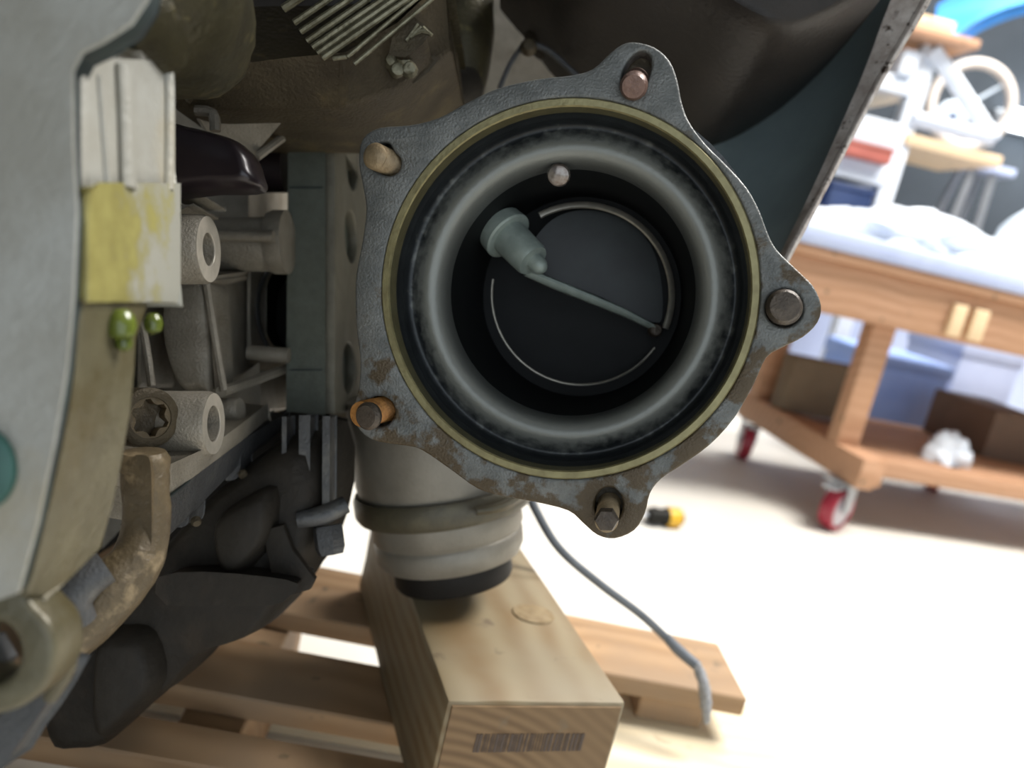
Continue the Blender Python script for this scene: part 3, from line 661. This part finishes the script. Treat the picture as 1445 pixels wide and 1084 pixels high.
E('pan_pin', tube([V(420, 733, .448), V(455, 727, .450), V(488, 712, .455)], [.0045, .0055, .005], 14, 4), 'darkgrey')
E('pin_nut', lathe([(0, 0), (.008, 0), (.0085, .002), (.0085, .012), (.007, .016), (0, .016)], V(462, 742, .455), (.15, -1, .1), 6), 'darkgrey')
hb = [(392,735),(420,728),(432,760),(462,800),(455,814),(430,822),(405,800)]
hh = [(430 + 5 * math.cos(a), 812 + 6 * math.sin(a)) for a in (2 * math.pi * k / 14 for k in range(14))]
E('hooked_bracket', plate([(V(x, y, .47).x, V(x, y, .47).y) for x, y in hb], [[(V(x, y, .47).x, V(x, y, .47).y) for x, y in hh]], .006, .0008, Matrix.Translation((0, 0, -.44))), 'pan')
for (x, y) in ((486, 610), (484, 640), (480, 668), (485, 690)):
    E('side_bolt', lathe([(.0035, -.006), (.0035, .003), (.0028, .0042), (0, .0045)], V(x, y, .53), (.3, .1, 1), 10), 'alu_brown')

# --- top: pipes, rods, air box and shield
E('oil_pipe', roughen(tube([V(648, -80, .60), V(650, 10, .60), V(648, 70, .60), V(640, 140, .61), V(620, 210, .64)], [.026, .025, .0245, .021, .018], 26, 6), .001, 60), 'olive')
E('pipe_elbow', tube([V(560, 205, .56), V(590, 165, .56), V(628, 130, .565), V(665, 120, .58)], [.016, .019, .016, .012], 20, 5), 'pan')
E('elbow_band', tube([V(612, 190, .548), V(610, 150, .545), V(600, 120, .548)], .0035, 10, 4), 'darkgrey')
E('control_rod', tube([V(745, 60, .57), V(775, 72, .57), V(815, 108, .57)], .0022, 8, 3), 'darkgrey')
E('control_rod', tube([V(742, 58, .575), V(720, 90, .575), V(705, 125, .575)], .0018, 8, 3), 'darkgrey')
E('rod_joint', lathe([(.0055, -.004), (.006, 0), (.004, .004), (0, .005)], V(746, 66, .565), (0.1, 0, 1), 12), 'alu_brown')
E('vacuum_can', lathe([(0, -.03), (.020, -.03), (.0225, -.02), (.0225, -.004), (.019, .004), (.010, .009), (0, .010)], V(790, 40, .60), (.25, -.3, 1), 30), 'pan')
air = E('air_duct', pillow([(735,-120),(760,-30),(800,25),(850,48),(905,70),(950,92),(1000,122),(1045,138),(1085,130),(1135,106),(1185,72),(1225,32),(1250,-20),(1262,-120)], .43, .60, .25, 8), 'plastic', smooth=60)
tag(air, 'brown-black plastic duct')
sh_r = [(1322, -30, .50), (1283, 40, .50), (1245, 105, .50), (1198, 195, .495), (1152, 285, .485), (1108, 368, .475), (1088, 410, .47)]
sh_m = [(1262, -30, .535), (1238, 40, .54), (1205, 110, .545), (1165, 200, .54), (1130, 288, .52), (1094, 372, .495), (1080, 410, .485)]
sh_n = [(1150, -30, .60), (1135, 40, .605), (1110, 112, .61), (1090, 205, .60), (1080, 290, .57), (1068, 376, .52), (1060, 412, .50)]
sh_l = [(880, -30, .66), (900, 40, .66), (920, 120, .66), (950, 215, .64), (985, 300, .61), (1020, 380, .55), (1030, 415, .52)]
shd = E('heat_shield', loft([catmull([V(*p) for p in r], 3, False) for r in (sh_r, sh_m, sh_n, sh_l)], (.002, .002, -.003)), 'shield', smooth=70)
tag(shd, 'grey-green curved sheet shield')
E('shield_edge', tube([V(*p) for p in sh_r], [.0050, .0042, .0034, .0030, .0030, .0030, .003], 10, 4, flat=.7), 'shield_edge', shd)
E('shield_lip', loft([catmull([V(x + 2, y, d - .003) for x, y, d in sh_r], 3, False), catmull([V(x - a, y - 4, d + .006) for (x, y, d), a in zip(sh_r, (52, 40, 26, 18, 13, 10, 8))], 3, False)], (.001, 0, -.001)), 'shield_edge', shd, smooth=70)

# ------------------------------------------------------------------ hanging cable
cp = [(736, 672, .67), (757, 722, .665), (790, 775, .665), (845, 823, .675), (905, 868, .69), (945, 905, .70), (976, 932, .695)]
cbl = thing('cable', Wd(745, 690, .60), 'grey cable hanging behind the turbocharger flange, its end taped and frayed', 'cable')
obj('cable_sheath', tube([V(*p) for p in cp], .0036, 14, 8), 'cable', cbl)
obj('taped_section', tube([V(940, 899, .699), V(958, 918, .698), V(984, 940, .694)], [.0040, .0050, .0046], 14, 6), 'cable', cbl)
obj('frayed_end', roughen(tube([V(982, 936, .694), V(992, 962, .69), V(996, 992, .69), V(997, 1021, .69)], [.0042, .0046, .0050, .0024], 14, 6), .0012, 400), 'fray', cbl)

# ------------------------------------------------------------------ timber
TA = G(632, 990, 0.22); TB = G(883, 992, 0.22)
tu = (TB - TA); TWID = tu.length; tu.normalize(); tv = Vector((-tu.y, tu.x, 0))
TL = 0.29; TH = 0.088
TM = Matrix(((tu.x, tv.x, 0, TA.x), (tu.y, tv.y, 0, TA.y), (0, 0, 1, 0.1325), (0, 0, 0, 1)))
tim = thing('timber_block', (TM @ Vector((TWID / 2, TL / 2, 0))), 'short squared timber with ink bars on its end, lying on the pallet under the engine', 'timber')
bm = box((TWID / 2, TL / 2, TH / 2), (TWID, TL, TH))
bmesh.ops.subdivide_edges(bm, edges=bm.edges[:], cuts=7, use_grid_fill=True)
bevel_bm(bm, .0025, 2)
for v in bm.verts:
    v.co += Vector((noise.noise(v.co * 30), noise.noise(v.co * 30 + Vector((9, 0, 0))), noise.noise(v.co * 30 + Vector((0, 9, 0))))) * .0009
bm.transform(Matrix.Translation((-TWID / 2, -TL / 2, 0)))
rot = TM.to_3x3().to_4x4()
me = bpy.data.meshes.new('beam'); bm.to_mesh(me); bm.free()
beam = link_mesh('beam', me, 'timber', tim, 30)
tim.rotation_euler = rot.to_euler()
bm = bmesh.new(); x = -TWID / 2 + .022; k = 0
while x < -TWID / 2 + .092:
    w_ = random.choice((.0006, .0009, .0014, .002)); bx(bm, (x + w_ / 2, -TL / 2 - .0015, .0605), (w_, .0006, .0125)); x += w_ + random.choice((.0005, .0008, .0013))
me = bpy.data.meshes.new('ink_bars'); bm.to_mesh(me); bm.free(); link_mesh('ink_bars', me, 'ink', tim)
bm = box((0, -TL / 2 - .0006, TH / 2), (TWID - .006, .0016, TH - .006)); me = bpy.data.meshes.new('end_grain'); bm.to_mesh(me); bm.free(); link_mesh('end_grain', me, 'endgrain', tim)
_k = G(752, 868, .22) - TA; _kn = (_k.dot(tu) - TWID / 2, _k.dot(tv) - TL / 2)
# knot on the top face
me = bpy.data.meshes.new('knot'); kb = lathe([(.0135, 0), (.0128, .0008), (.010, .0005), (.008, .0009), (.004, .0006), (0, .0008)], (*_kn, TH + .0004), (0, 0, 1), 26, sx=1.2); kb.to_mesh(me); kb.free()
M['knot'] = mat('knot_wood', '#8a7858', '#75603f', 160, 0.6)
link_mesh('knot', me, 'knot', tim)

# ------------------------------------------------------------------ pallet
PZ = 0.13; yaw = math.radians(4.4)
pu = Vector((math.cos(yaw), math.sin(yaw), 0)); pv = Vector((-math.sin(yaw), math.cos(yaw), 0))
pr_ = G(1055, 987, PZ)                    # near right corner of the far board
pal = thing('wooden_pallet', (pr_.x, pr_.y, 0), 'worn pine pallet of spaced boards on the pale floor, carrying the engine', 'pallet')
pal.rotation_euler = (0, 0, yaw)
def local(px, py, z):
    g = G(px, py, z) - pr_; return g.dot(pu), g.dot(pv)
def board(name, x0, x1, y0, y1, z0, z1, m, rough_=.0008):
    bm = box((0, 0, 0), (x1 - x0, y1 - y0, z1 - z0))
    bmesh.ops.subdivide_edges(bm, edges=bm.edges[:], cuts=5, use_grid_fill=True)
    bevel_bm(bm, .0015, 1)
    sd = random.random() * 50
    for v in bm.verts: v.co += Vector((0, noise.noise(v.co * 22 + Vector((sd, 0, 0))), noise.noise(v.co * 22 + Vector((0, sd, 0))))) * rough_
    me = bpy.data.meshes.new(name); bm.to_mesh(me); bm.free()
    o = link_mesh(name, me, m, pal, 30); o.location = ((x0 + x1) / 2, (y0 + y1) / 2, (z0 + z1) / 2); return o
TB_ = .018
ya1 = local(1010, 907, PZ)[1]
xl = -0.85
board('deck_board', xl, 0, 0, ya1, PZ - TB_, PZ, 'board')
yb0, yb1 = local(400, 995, PZ)[1], local(470, 927, PZ)[1]
xbr = local(583, 950, PZ)[0]
board('deck_board', xl, xbr + .035, yb0, yb1, PZ - TB_, PZ, 'board')
yc0, yc1 = local(225, 1071, PZ)[1], local(400, 1044, PZ)[1]
board('deck_board', xl, xbr + .030, yc0, yc1, PZ - TB_, PZ, 'board')
board('deck_board', xl, xbr + .02, yc0 - .13, yc0 - .035, PZ - TB_, PZ, 'board')
board('deck_board', xl, 0, ya1 + .05, ya1 + .145, PZ - TB_, PZ, 'board') if False else None
# blocks, runners and the pale cross plank lying under the right end
RZ = .085
rx0 = local(1060, 1002, RZ); rx1 = local(1110, 1084, RZ)
board('cross_plank', -.165, (rx0[0] + rx1[0]) / 2, -.17, local(985, 1012, RZ)[1] + .035, .045, RZ, 'pale_board')
board('stringer_block', -.090, -.030, -.002 + .012, .070, RZ + .0005, PZ - TB_ - .0005, 'board')
for x0 in (-.45, -.82):
    board('stringer', x0, x0 + .045, yc0 - .14, .09, .022, PZ - TB_ - .0005, 'board')
board('stringer', -.165, .04, .02, .06, .022, .0445, 'pale_board')
board('stringer', -.165, .04, -.16, -.12, .022, .0445, 'pale_board')
board('bottom_board', -.85, .04, .015, .085, 0.001, .0215, 'pale_board')
board('bottom_board', -.85, .04, -.165, -.10, 0.001, .0215, 'pale_board')

# ------------------------------------------------------------------ wheeled cart
CY = math.radians(14)
cu_ = Vector((math.cos(CY), math.sin(CY), 0)); cv_ = Vector((-math.sin(CY), math.cos(CY), 0))
c0 = G(1160, 738, 0.0)                    # floor under the front caster
cart = thing('wheeled_cart', (c0.x, c0.y, 0), 'low pine workbench on casters loaded with plastic sheeting', 'cart')
cart.rotation_euler = (0, 0, CY)
def cpart(name, x0, x1, y0, y1, z0, z1, m, parent=None, bev=.003):
    bm = box((0, 0, 0), (x1 - x0, y1 - y0, z1 - z0)); bevel_bm(bm, bev, 2)
    me = bpy.data.meshes.new(name); bm.to_mesh(me); bm.free()
    o = link_mesh(name, me, m, parent or cart, 30); o.location = ((x0 + x1) / 2, (y0 + y1) / 2, (z0 + z1) / 2); return o
CDEP = .42; CLEN = 1.5
cpart('apron', -.36, CLEN, -.03, .008, .435, .535, 'cartwood')
cpart('apron', -.36, CLEN, CDEP, CDEP + .038, .435, .535, 'cartwood')
cpart('apron', -.36, -.322, .009, CDEP - .001, .435, .535, 'cartwood')
cpart('tabletop', -.38, CLEN + .02, -.045, CDEP + .05, .5355, .555, 'cartwood')
cpart('foam_mat', -.37, .32, -.052, CDEP + .03, .5555, .592, 'mat', bev=.008)
cpart('foam_mat', .325, CLEN, -.052, CDEP + .03, .5555, .585, 'mat', bev=.008)
cpart('cleat', .105, .137, -.045, -.0305, .445, .51, 'cartpale')
cpart('cleat', .155, .19, -.045, -.0305, .445, .51, 'cartpale')
for x, y in ((-.02, .010), (-.02, CDEP - .05), (CLEN - .12, .010), (CLEN - .12, CDEP - .05)):
    lg = cpart('leg', x, x + .055, y, y + .038, .175, .4345, 'cartwood')
cpart('end_beam', -.02, .02, -.09, CDEP + .02, .112, .175, 'cartwood')
cpart('end_beam', .024, .06, -.06, CDEP + .02, .112, .172, 'cartwood')
cpart('lower_rail', .061, CLEN, -.02, .018, .125, .165, 'cartwood')
cpart('lower_rail', .061, CLEN, CDEP - .02, CDEP + .018, .125, .165, 'cartwood')
cpart('lower_shelf', .061, CLEN, .02, CDEP - .022, .150, .165, 'cartwood')
def caster():
    r = thing('caster', (0, 0, 0), None, None)
    M_ = lambda n, b, m: obj(n, b, m, r, IDM, smooth=35)
    M_('caster_plate', box((0, 0, .1085), (.075, .06, .005)), 'steel')
    M_('fork', bx(bx(bx(bmesh.new(), (-.0, -.021, .075), (.034, .004, .06)), (0, .021, .075), (.034, .004, .06)), (0, 0, .1035), (.036, .046, .004)), 'steel')
    M_('wheel', lathe([(.036, -.014), (.045, -.015), (.047, -.010), (.047, .010), (.045, .015), (.036, .014)], (0, 0, .0475), (0, 1, 0), 30), 'wheelred')
    M_('wheel_hub', lathe([(0, -.017), (.012, -.017), (.014, -.013), (.036, -.012), (.036, .012), (.014, .013), (.012, .017), (0, .017)], (0, 0, .0475), (0, 1, 0), 30), 'wheelpale')
    M_('brake_pedal', box((-.045, 0, .098), (.045, .03, .004)), 'steel')
    return r
cs0 = caster(); cs = [cs0] + [copy_tree(cs0) for _ in range(3)]
for o, (x, y, a) in zip(cs, ((.0, -.03, .5), (.02, CDEP, 1.2), (.62, CDEP, .9), (CLEN - .1, 0, .3))):
    o.parent = cart; o.location = (x, y, 0); o.rotation_euler = (0, 0, a)
    for k in ('label', 'category'):
        if k in o: del o[k]

def cw(x, y, z):                           # cart-local -> world
    return Vector((c0.x, c0.y, 0)) + cu_ * x + cv_ * y + Vector((0, 0, z))
def heap(name, c, s, m, label, cat, amp=.3, sc=9, seg=24, sharp=60):
    """crumpled flat-bottomed mound"""
    bm = bmesh.new(); bmesh.ops.create_icosphere(bm, subdivisions=4, radius=1)
    for v in bm.verts:
        n = noise.fractal(v.co * 1.6 + Vector(c) * 7, 0.8, 2.1, 4) * amp
        v.co *= 1 + n
        v.co.x *= s[0]; v.co.y *= s[1]; v.co.z = max(v.co.z, 0) * s[2]
    o = obj(name, bm, m, None, IDM, smooth=sharp); o.location = c
    return tag(o, label, cat)
heap('plastic_sheet', cw(.10, .18, .5925), (.27, .17, .085), 'plasticwrap', 'crumpled white plastic sheeting heaped on the cart top', 'plastic sheet', .35)
heap('cloth_bag', cw(.66, .24, .5855), (.27, .18, .21), 'bag', 'slumped pale grey cloth bag on the cart beside white plastic', 'bag', .16)
heap('rag', cw(.30, .06, .166), (.05, .04, .06), 'plasticwrap', 'small white rag bunched on the lower rail of the cart', 'rag', .4)
# yellow-capped tube on the mat
yt_ = thing('glue_tube', cw(.42, -.02, .586), 'small tube with a bright yellow body on the blue-grey foam mat', 'tube')
obj('tube_body', lathe([(0, 0), (.015, 0), (.0155, .01), (.0155, .05), (.012, .056), (0, .058)], (0, 0, .0), (0, 0, 1), 18), 'yellow', yt_, Matrix.Translation(yt_.location))
obj('tube_cap', lathe([(.007, .056), (.0075, .075), (.005, .08), (0, .08)], (0, 0, 0), (0, 0, 1), 14), 'navy', yt_, Matrix.Translation(yt_.location))

# ------------------------------------------------------------------ things standing behind the cart
def crate(name, px, py, d, sx, sy, sz, m, label, cat, yawd=14, z0=None, lid=True, group=None):
    """box-shaped container: px,py,d give the middle of its front bottom edge"""
    p = Wd(px, py, d); z = p.z if z0 is None else z0
    t = thing(name, (p.x, p.y, z), label, cat, group); t.rotation_euler = (0, 0, math.radians(yawd))
    bm = box((0, sy / 2, sz / 2), (sx, sy, sz)); bevel_bm(bm, min(sx, sz) * .04, 2)
    me = bpy.data.meshes.new('body'); bm.to_mesh(me); bm.free(); link_mesh('body', me, m, t, 30)
    if lid:
        bm = box((0, sy / 2, sz * .93), (sx * 1.04, sy * 1.04, sz * .12)); bevel_bm(bm, min(sx, sz) * .03, 2)
        me = bpy.data.meshes.new('lid'); bm.to_mesh(me); bm.free(); link_mesh('lid', me, m, t, 30)
    return t
crate('cardboard_panel_box', 1150, 610, 1.98, .21, .06, .135, 'carddark', 'dull brown board box standing on the cart beam beside the corner leg', 'box', z0=.1755, lid=False)
crate('storage_bin', 1250, 640, 2.35, .25, .25, .34, 'skyblue', 'sky blue plastic bin on the floor behind the cart', 'bin', z0=0.0)
crate('storage_bin', 1350, 650, 2.55, .22, .25, .42, 'walllow', 'pale blue plastic bin on the floor behind the cart', 'bin', z0=0.0)
crate('cardboard_carton', 1425, 650, 2.02, .17, .22, .12, 'card', 'chocolate brown cardboard carton on the lower shelf of the cart', 'carton', z0=.166, lid=False)
# low painted partition behind
pp_ = Wd(1330, 560, 3.1)
part = thing('partition_panel', (pp_.x, pp_.y, 0), 'pale blue-grey low partition of upright panels behind the cart', 'partition')
part.rotation_euler = (0, 0, math.radians(10))
for k in range(6):
    bm = box((-.95 + .38 * k, 0, .30), (.372, .03, .60)); bevel_bm(bm, .004, 1)
    me = bpy.data.meshes.new('panel'); bm.to_mesh(me); bm.free(); link_mesh('panel', me, 'walllow', part)
    bm = box((-.76 + .38 * k, -.02, .30), (.03, .02, .58)); bevel_bm(bm, .003, 1)
    me = bpy.data.meshes.new('batten'); bm.to_mesh(me); bm.free(); link_mesh('batten', me, 'wall', part)

# rack with gusset arm
RD = 2.55
rp0 = Wd(1256, 240, RD); rz = Wd(1310, 78, RD).z
rack = thing('storage_rack', (rp0.x, rp0.y, 0), 'white steel rack with a triangular braced arm behind the cart', 'rack')
rack.rotation_euler = (0, 0, math.radians(6))
def rpart(name, bm, m, bev=.004):
    bevel_bm(bm, bev, 2); me = bpy.data.meshes.new(name); bmesh.ops.recalc_face_normals(bm, faces=bm.faces); bm.to_mesh(me); bm.free(); return link_mesh(name, me, m, rack, 35)
rm = (Matrix.Translation(rack.location) @ rack.rotation_euler.to_matrix().to_4x4()).inverted()
def rl(px, py, d=RD): return rm @ Wd(px, py, d)
rpart('post', box((0, 0, rz / 2), (.052, .052, rz)), 'white')
rpart('post', box((-.9, 0, rz / 2), (.052, .052, rz)), 'white')
rpart('post', box((-.9, .4, rz / 2), (.052, .052, rz)), 'white')
rpart('post', box((0, .4, rz / 2), (.052, .052, rz)), 'white')
def bar(name, a, b, t, m):
    a, b = Vector(a), Vector(b); bm = tube([a, b], t, 4, 0); return rpart(name, bm, m, .003)
pA = Vector((0, -.03, rl(1310, 82).z)); pB = rl(1392, 198); pB.y = -.03
pC = Vector((0, -.03, rl(1285, 172).z)); 
bar('brace', pA, pB, .030, 'white'); bar('arm', (0, -.03, pC.z), (pB.x, -.03, pC.z), .026, 'white')
zs = [rl(1215, 243).z, rl(1260, 127).z]
rpart('shelf', box((-.46, .2, zs[0]), (.92, .46, .06)), 'white')
rpart('shelf', box((-.46, .2, zs[1]), (.92, .46, .05)), 'white')
z3 = rl(1330, 212).z
rpart('side_shelf', box((.16, .13, z3), (.32, .34, .035)), 'cartpale')
rpart('top_plank', box((-.35, .1, rz + .014), (.9, .4, .026)), 'cartwood')
def rw(x, y, z): return rm.inverted() @ Vector((x, y, z))
def onrack(name, x, y, z, s, m, label, cat, lid=True):
    t = thing(name, rw(x, y, z), label, cat); t.rotation_euler = (0, 0, math.radians(6))
    bm = box((0, 0, s[2] / 2), s); bevel_bm(bm, min(s) * .06, 2); me = bpy.data.meshes.new('body'); bm.to_mesh(me); bm.free(); link_mesh('body', me, m, t, 30)
    if lid:
        bm = box((0, 0, s[2] * .9), (s[0] * 1.05, s[1] * 1.05, s[2] * .2)); bevel_bm(bm, min(s) * .04, 2); me = bpy.data.meshes.new('lid'); bm.to_mesh(me); bm.free(); link_mesh('lid', me, m, t, 30)
    return t
onrack('tool_case', -.13, .03, zs[0] + .0305, (.18, .2, .045), 'red', 'flat faded red case on the middle shelf of the white rack', 'case')
onrack('parts_box', -.11, .03, zs[0] + .077, (.16, .18, .075), 'white', 'white box standing on the faded red case', 'box')
onrack('paint_tin_box', -.065, .0, zs[1] + .026, (.05, .1, .07), 'white', 'slim white box on the upper shelf of the white rack', 'box')
onrack('orange_carton', -.10, .24, zs[1] + .026, (.11, .12, .07), 'orange', 'orange carton at the back of the upper rack shelf', 'carton', False)
onrack('lumber_offcut', -.06, .02, rz + .0275, (.18, .16, .04), 'cartpale', 'pale wood offcut on the plank topping the rack', 'offcut', False)
# dark blue bins below the middle shelf, standing on a low crate
lowz = rl(1205, 300).z - .03
rpart('shelf', box((-.46, .2, lowz), (.92, .46, .04)), 'white')
onrack('navy_bin', -.12, .05, lowz + .0205, (.14, .2, .085), 'navy', 'navy blue bin on the lowest rack shelf beside the post', 'bin')
onrack('grey_bin', -.30, .05, lowz + .0205, (.15, .2, .10), 'skyblue', 'light blue bin on the lowest rack shelf beside a navy bin', 'bin')

# cream hoop leaning on the wall side of the arm
hc = Wd(1370, 148, 3.0)
hp_ = thing('hoop', hc - Vector((0, 0, .0)), 'cream coloured hoop with a small hub hanging behind the rack arm', 'hoop')
HX = Matrix.Translation(hc)
def hoopobj(n, b, m): return obj(n, b, m, hp_, HX, smooth=40)
hr = .145
hoopobj('rim', tube([Vector((hr * math.cos(a), 0, hr * math.sin(a))) for a in (2 * math.pi * k / 48 for k in range(49))], .019, 12, 0), 'hoop')
hoopobj('inner_disc', lathe([(0, -.004), (.055, -.004), (.06, 0), (.055, .004), (0, .004)], (-.055, 0, -.055), (0, -1, 0), 28), 'bag')
hoopobj('hub', lathe([(0, -.02), (.013, -.02), (.013, .012), (0, .012)], (-.055, -.006, -.055), (0, -1, 0), 16), 'navy')
hoopobj('spoke', tube([Vector((-hr * .75, .004, -hr * .66)), Vector((hr * .7, .004, hr * .7))], .006, 8, 0), 'bag')
hoopobj('hanger', tube([Vector((0, .0, hr)), Vector((0, 0.6, hr + .1)), Vector((0, 4.499 - hc.y, hr + .12))], .006, 8, 0), 'steel')

# blue moulded panel up high
bp0 = Wd(1390, 0, 2.9)
bl = thing('curved_shell', bp0, 'glossy blue curved shell stored high up near the wall', 'shell')
rows = []
for (sx_, top_y, low) in ((1312, -80, 80), (1335, -80, 66), (1352, -80, 55), (1372, -80, 40), (1395, -80, 28), (1420, -80, 18), (1450, -80, 10), (1490, -80, 2), (1540, -80, -6)):
    rows.append([Wd(sx_ + 12, low - 72, 3.15), Wd(sx_ + 8, low - 37, 2.95), Wd(sx_ + 2, low - 8, 2.9), Wd(sx_, low + 6, 2.96), Wd(sx_, low + 2, 3.1)])
obj('shell', loft(rows, (0, .012, .006)), 'blue', bl, IDM, smooth=70)
obj('rim_strip', tube([r[3] for r in rows], .010, 8, 2), 'blue', bl, IDM)
obj('wall_bracket', tube([Wd(1460, -40, 3.0), Vector((Wd(1460, -40, 3.0).x, 4.499, Wd(1460, -40, 3.0).z))], .02, 8, 0), 'steel', bl, IDM)

# fluorescent lamp on the back wall
fc = Wd(1432, 172, 4.15)
lamp = thing('fluorescent_lamp', (fc.x + .45, 4.49, fc.z), 'lit white fluorescent tube fixed on the grey back wall', 'lamp')
LM = Matrix.Translation(lamp.location)
obj('lamp_tube', tube([Vector((-.52, -.09, 0)), Vector((.52, -.09, 0))], .05, 16, 0), 'tube', lamp, LM)
obj('lamp_body', box((0, -.02, 0), (1.1, .038, .09)), 'white', lamp, LM, bevel=.004)
for sx_ in (-.535, .535): obj('lamp_holder', box((sx_, -.06, 0), (.03, .10, .06)), 'white', lamp, LM, bevel=.004)

# grey trestle bits behind the bag
tr = Wd(1345, 300, 3.2)
ts = thing('trestle', (tr.x, tr.y, 0), 'grey-blue metal trestle standing between rack and bag', 'trestle')
TRM = Matrix.Translation(ts.location)
zt = Wd(1345, 235, 3.2).z
for (xa, xb) in ((-.04, .02), (.14, .10)):
    obj('leg', tube([Vector((xa - .03, -.05, 0.0)), Vector((xb, 0, zt))], .016, 8, 0), 'steel', ts, TRM)
    obj('leg', tube([Vector((xa - .03, .35, 0.0)), Vector((xb, .1, zt))], .016, 8, 0), 'steel', ts, TRM)
obj('top_rail', box((.06, .05, zt + .015), (.22, .16, .03)), 'walllow', ts, TRM, bevel=.004)

# small yellow and black tool on the floor
sp = G(935, 742, 0.0)
sd_ = thing('screwdriver', (sp.x, sp.y, 0), 'short yellow and black handled screwdriver lying on the floor behind the flange', 'screwdriver')
SM = Matrix.Translation((sp.x, sp.y, .0)) @ Matrix.Rotation(math.radians(200), 4, 'Z')
obj('handle', lathe([(0, 0), (.012, 0), (.0175, .006), (.0175, .03), (.014, .045), (.0165, .06), (.013, .07), (0, .071)], (-.035, 0, .018), (1, 0, 0), 18), 'black', sd_, SM)
obj('handle_band', lathe([(.0178, .0), (.0182, .004), (.0182, .022), (.0178, .026)], (-.028, 0, .0185), (1, 0, 0), 18), 'yellow', sd_, SM)
obj('shaft', lathe([(.0035, .0), (.0035, .075), (.002, .08), (0, .08)], (.035, 0, .018), (1, 0, 0), 10), 'steel', sd_, SM)
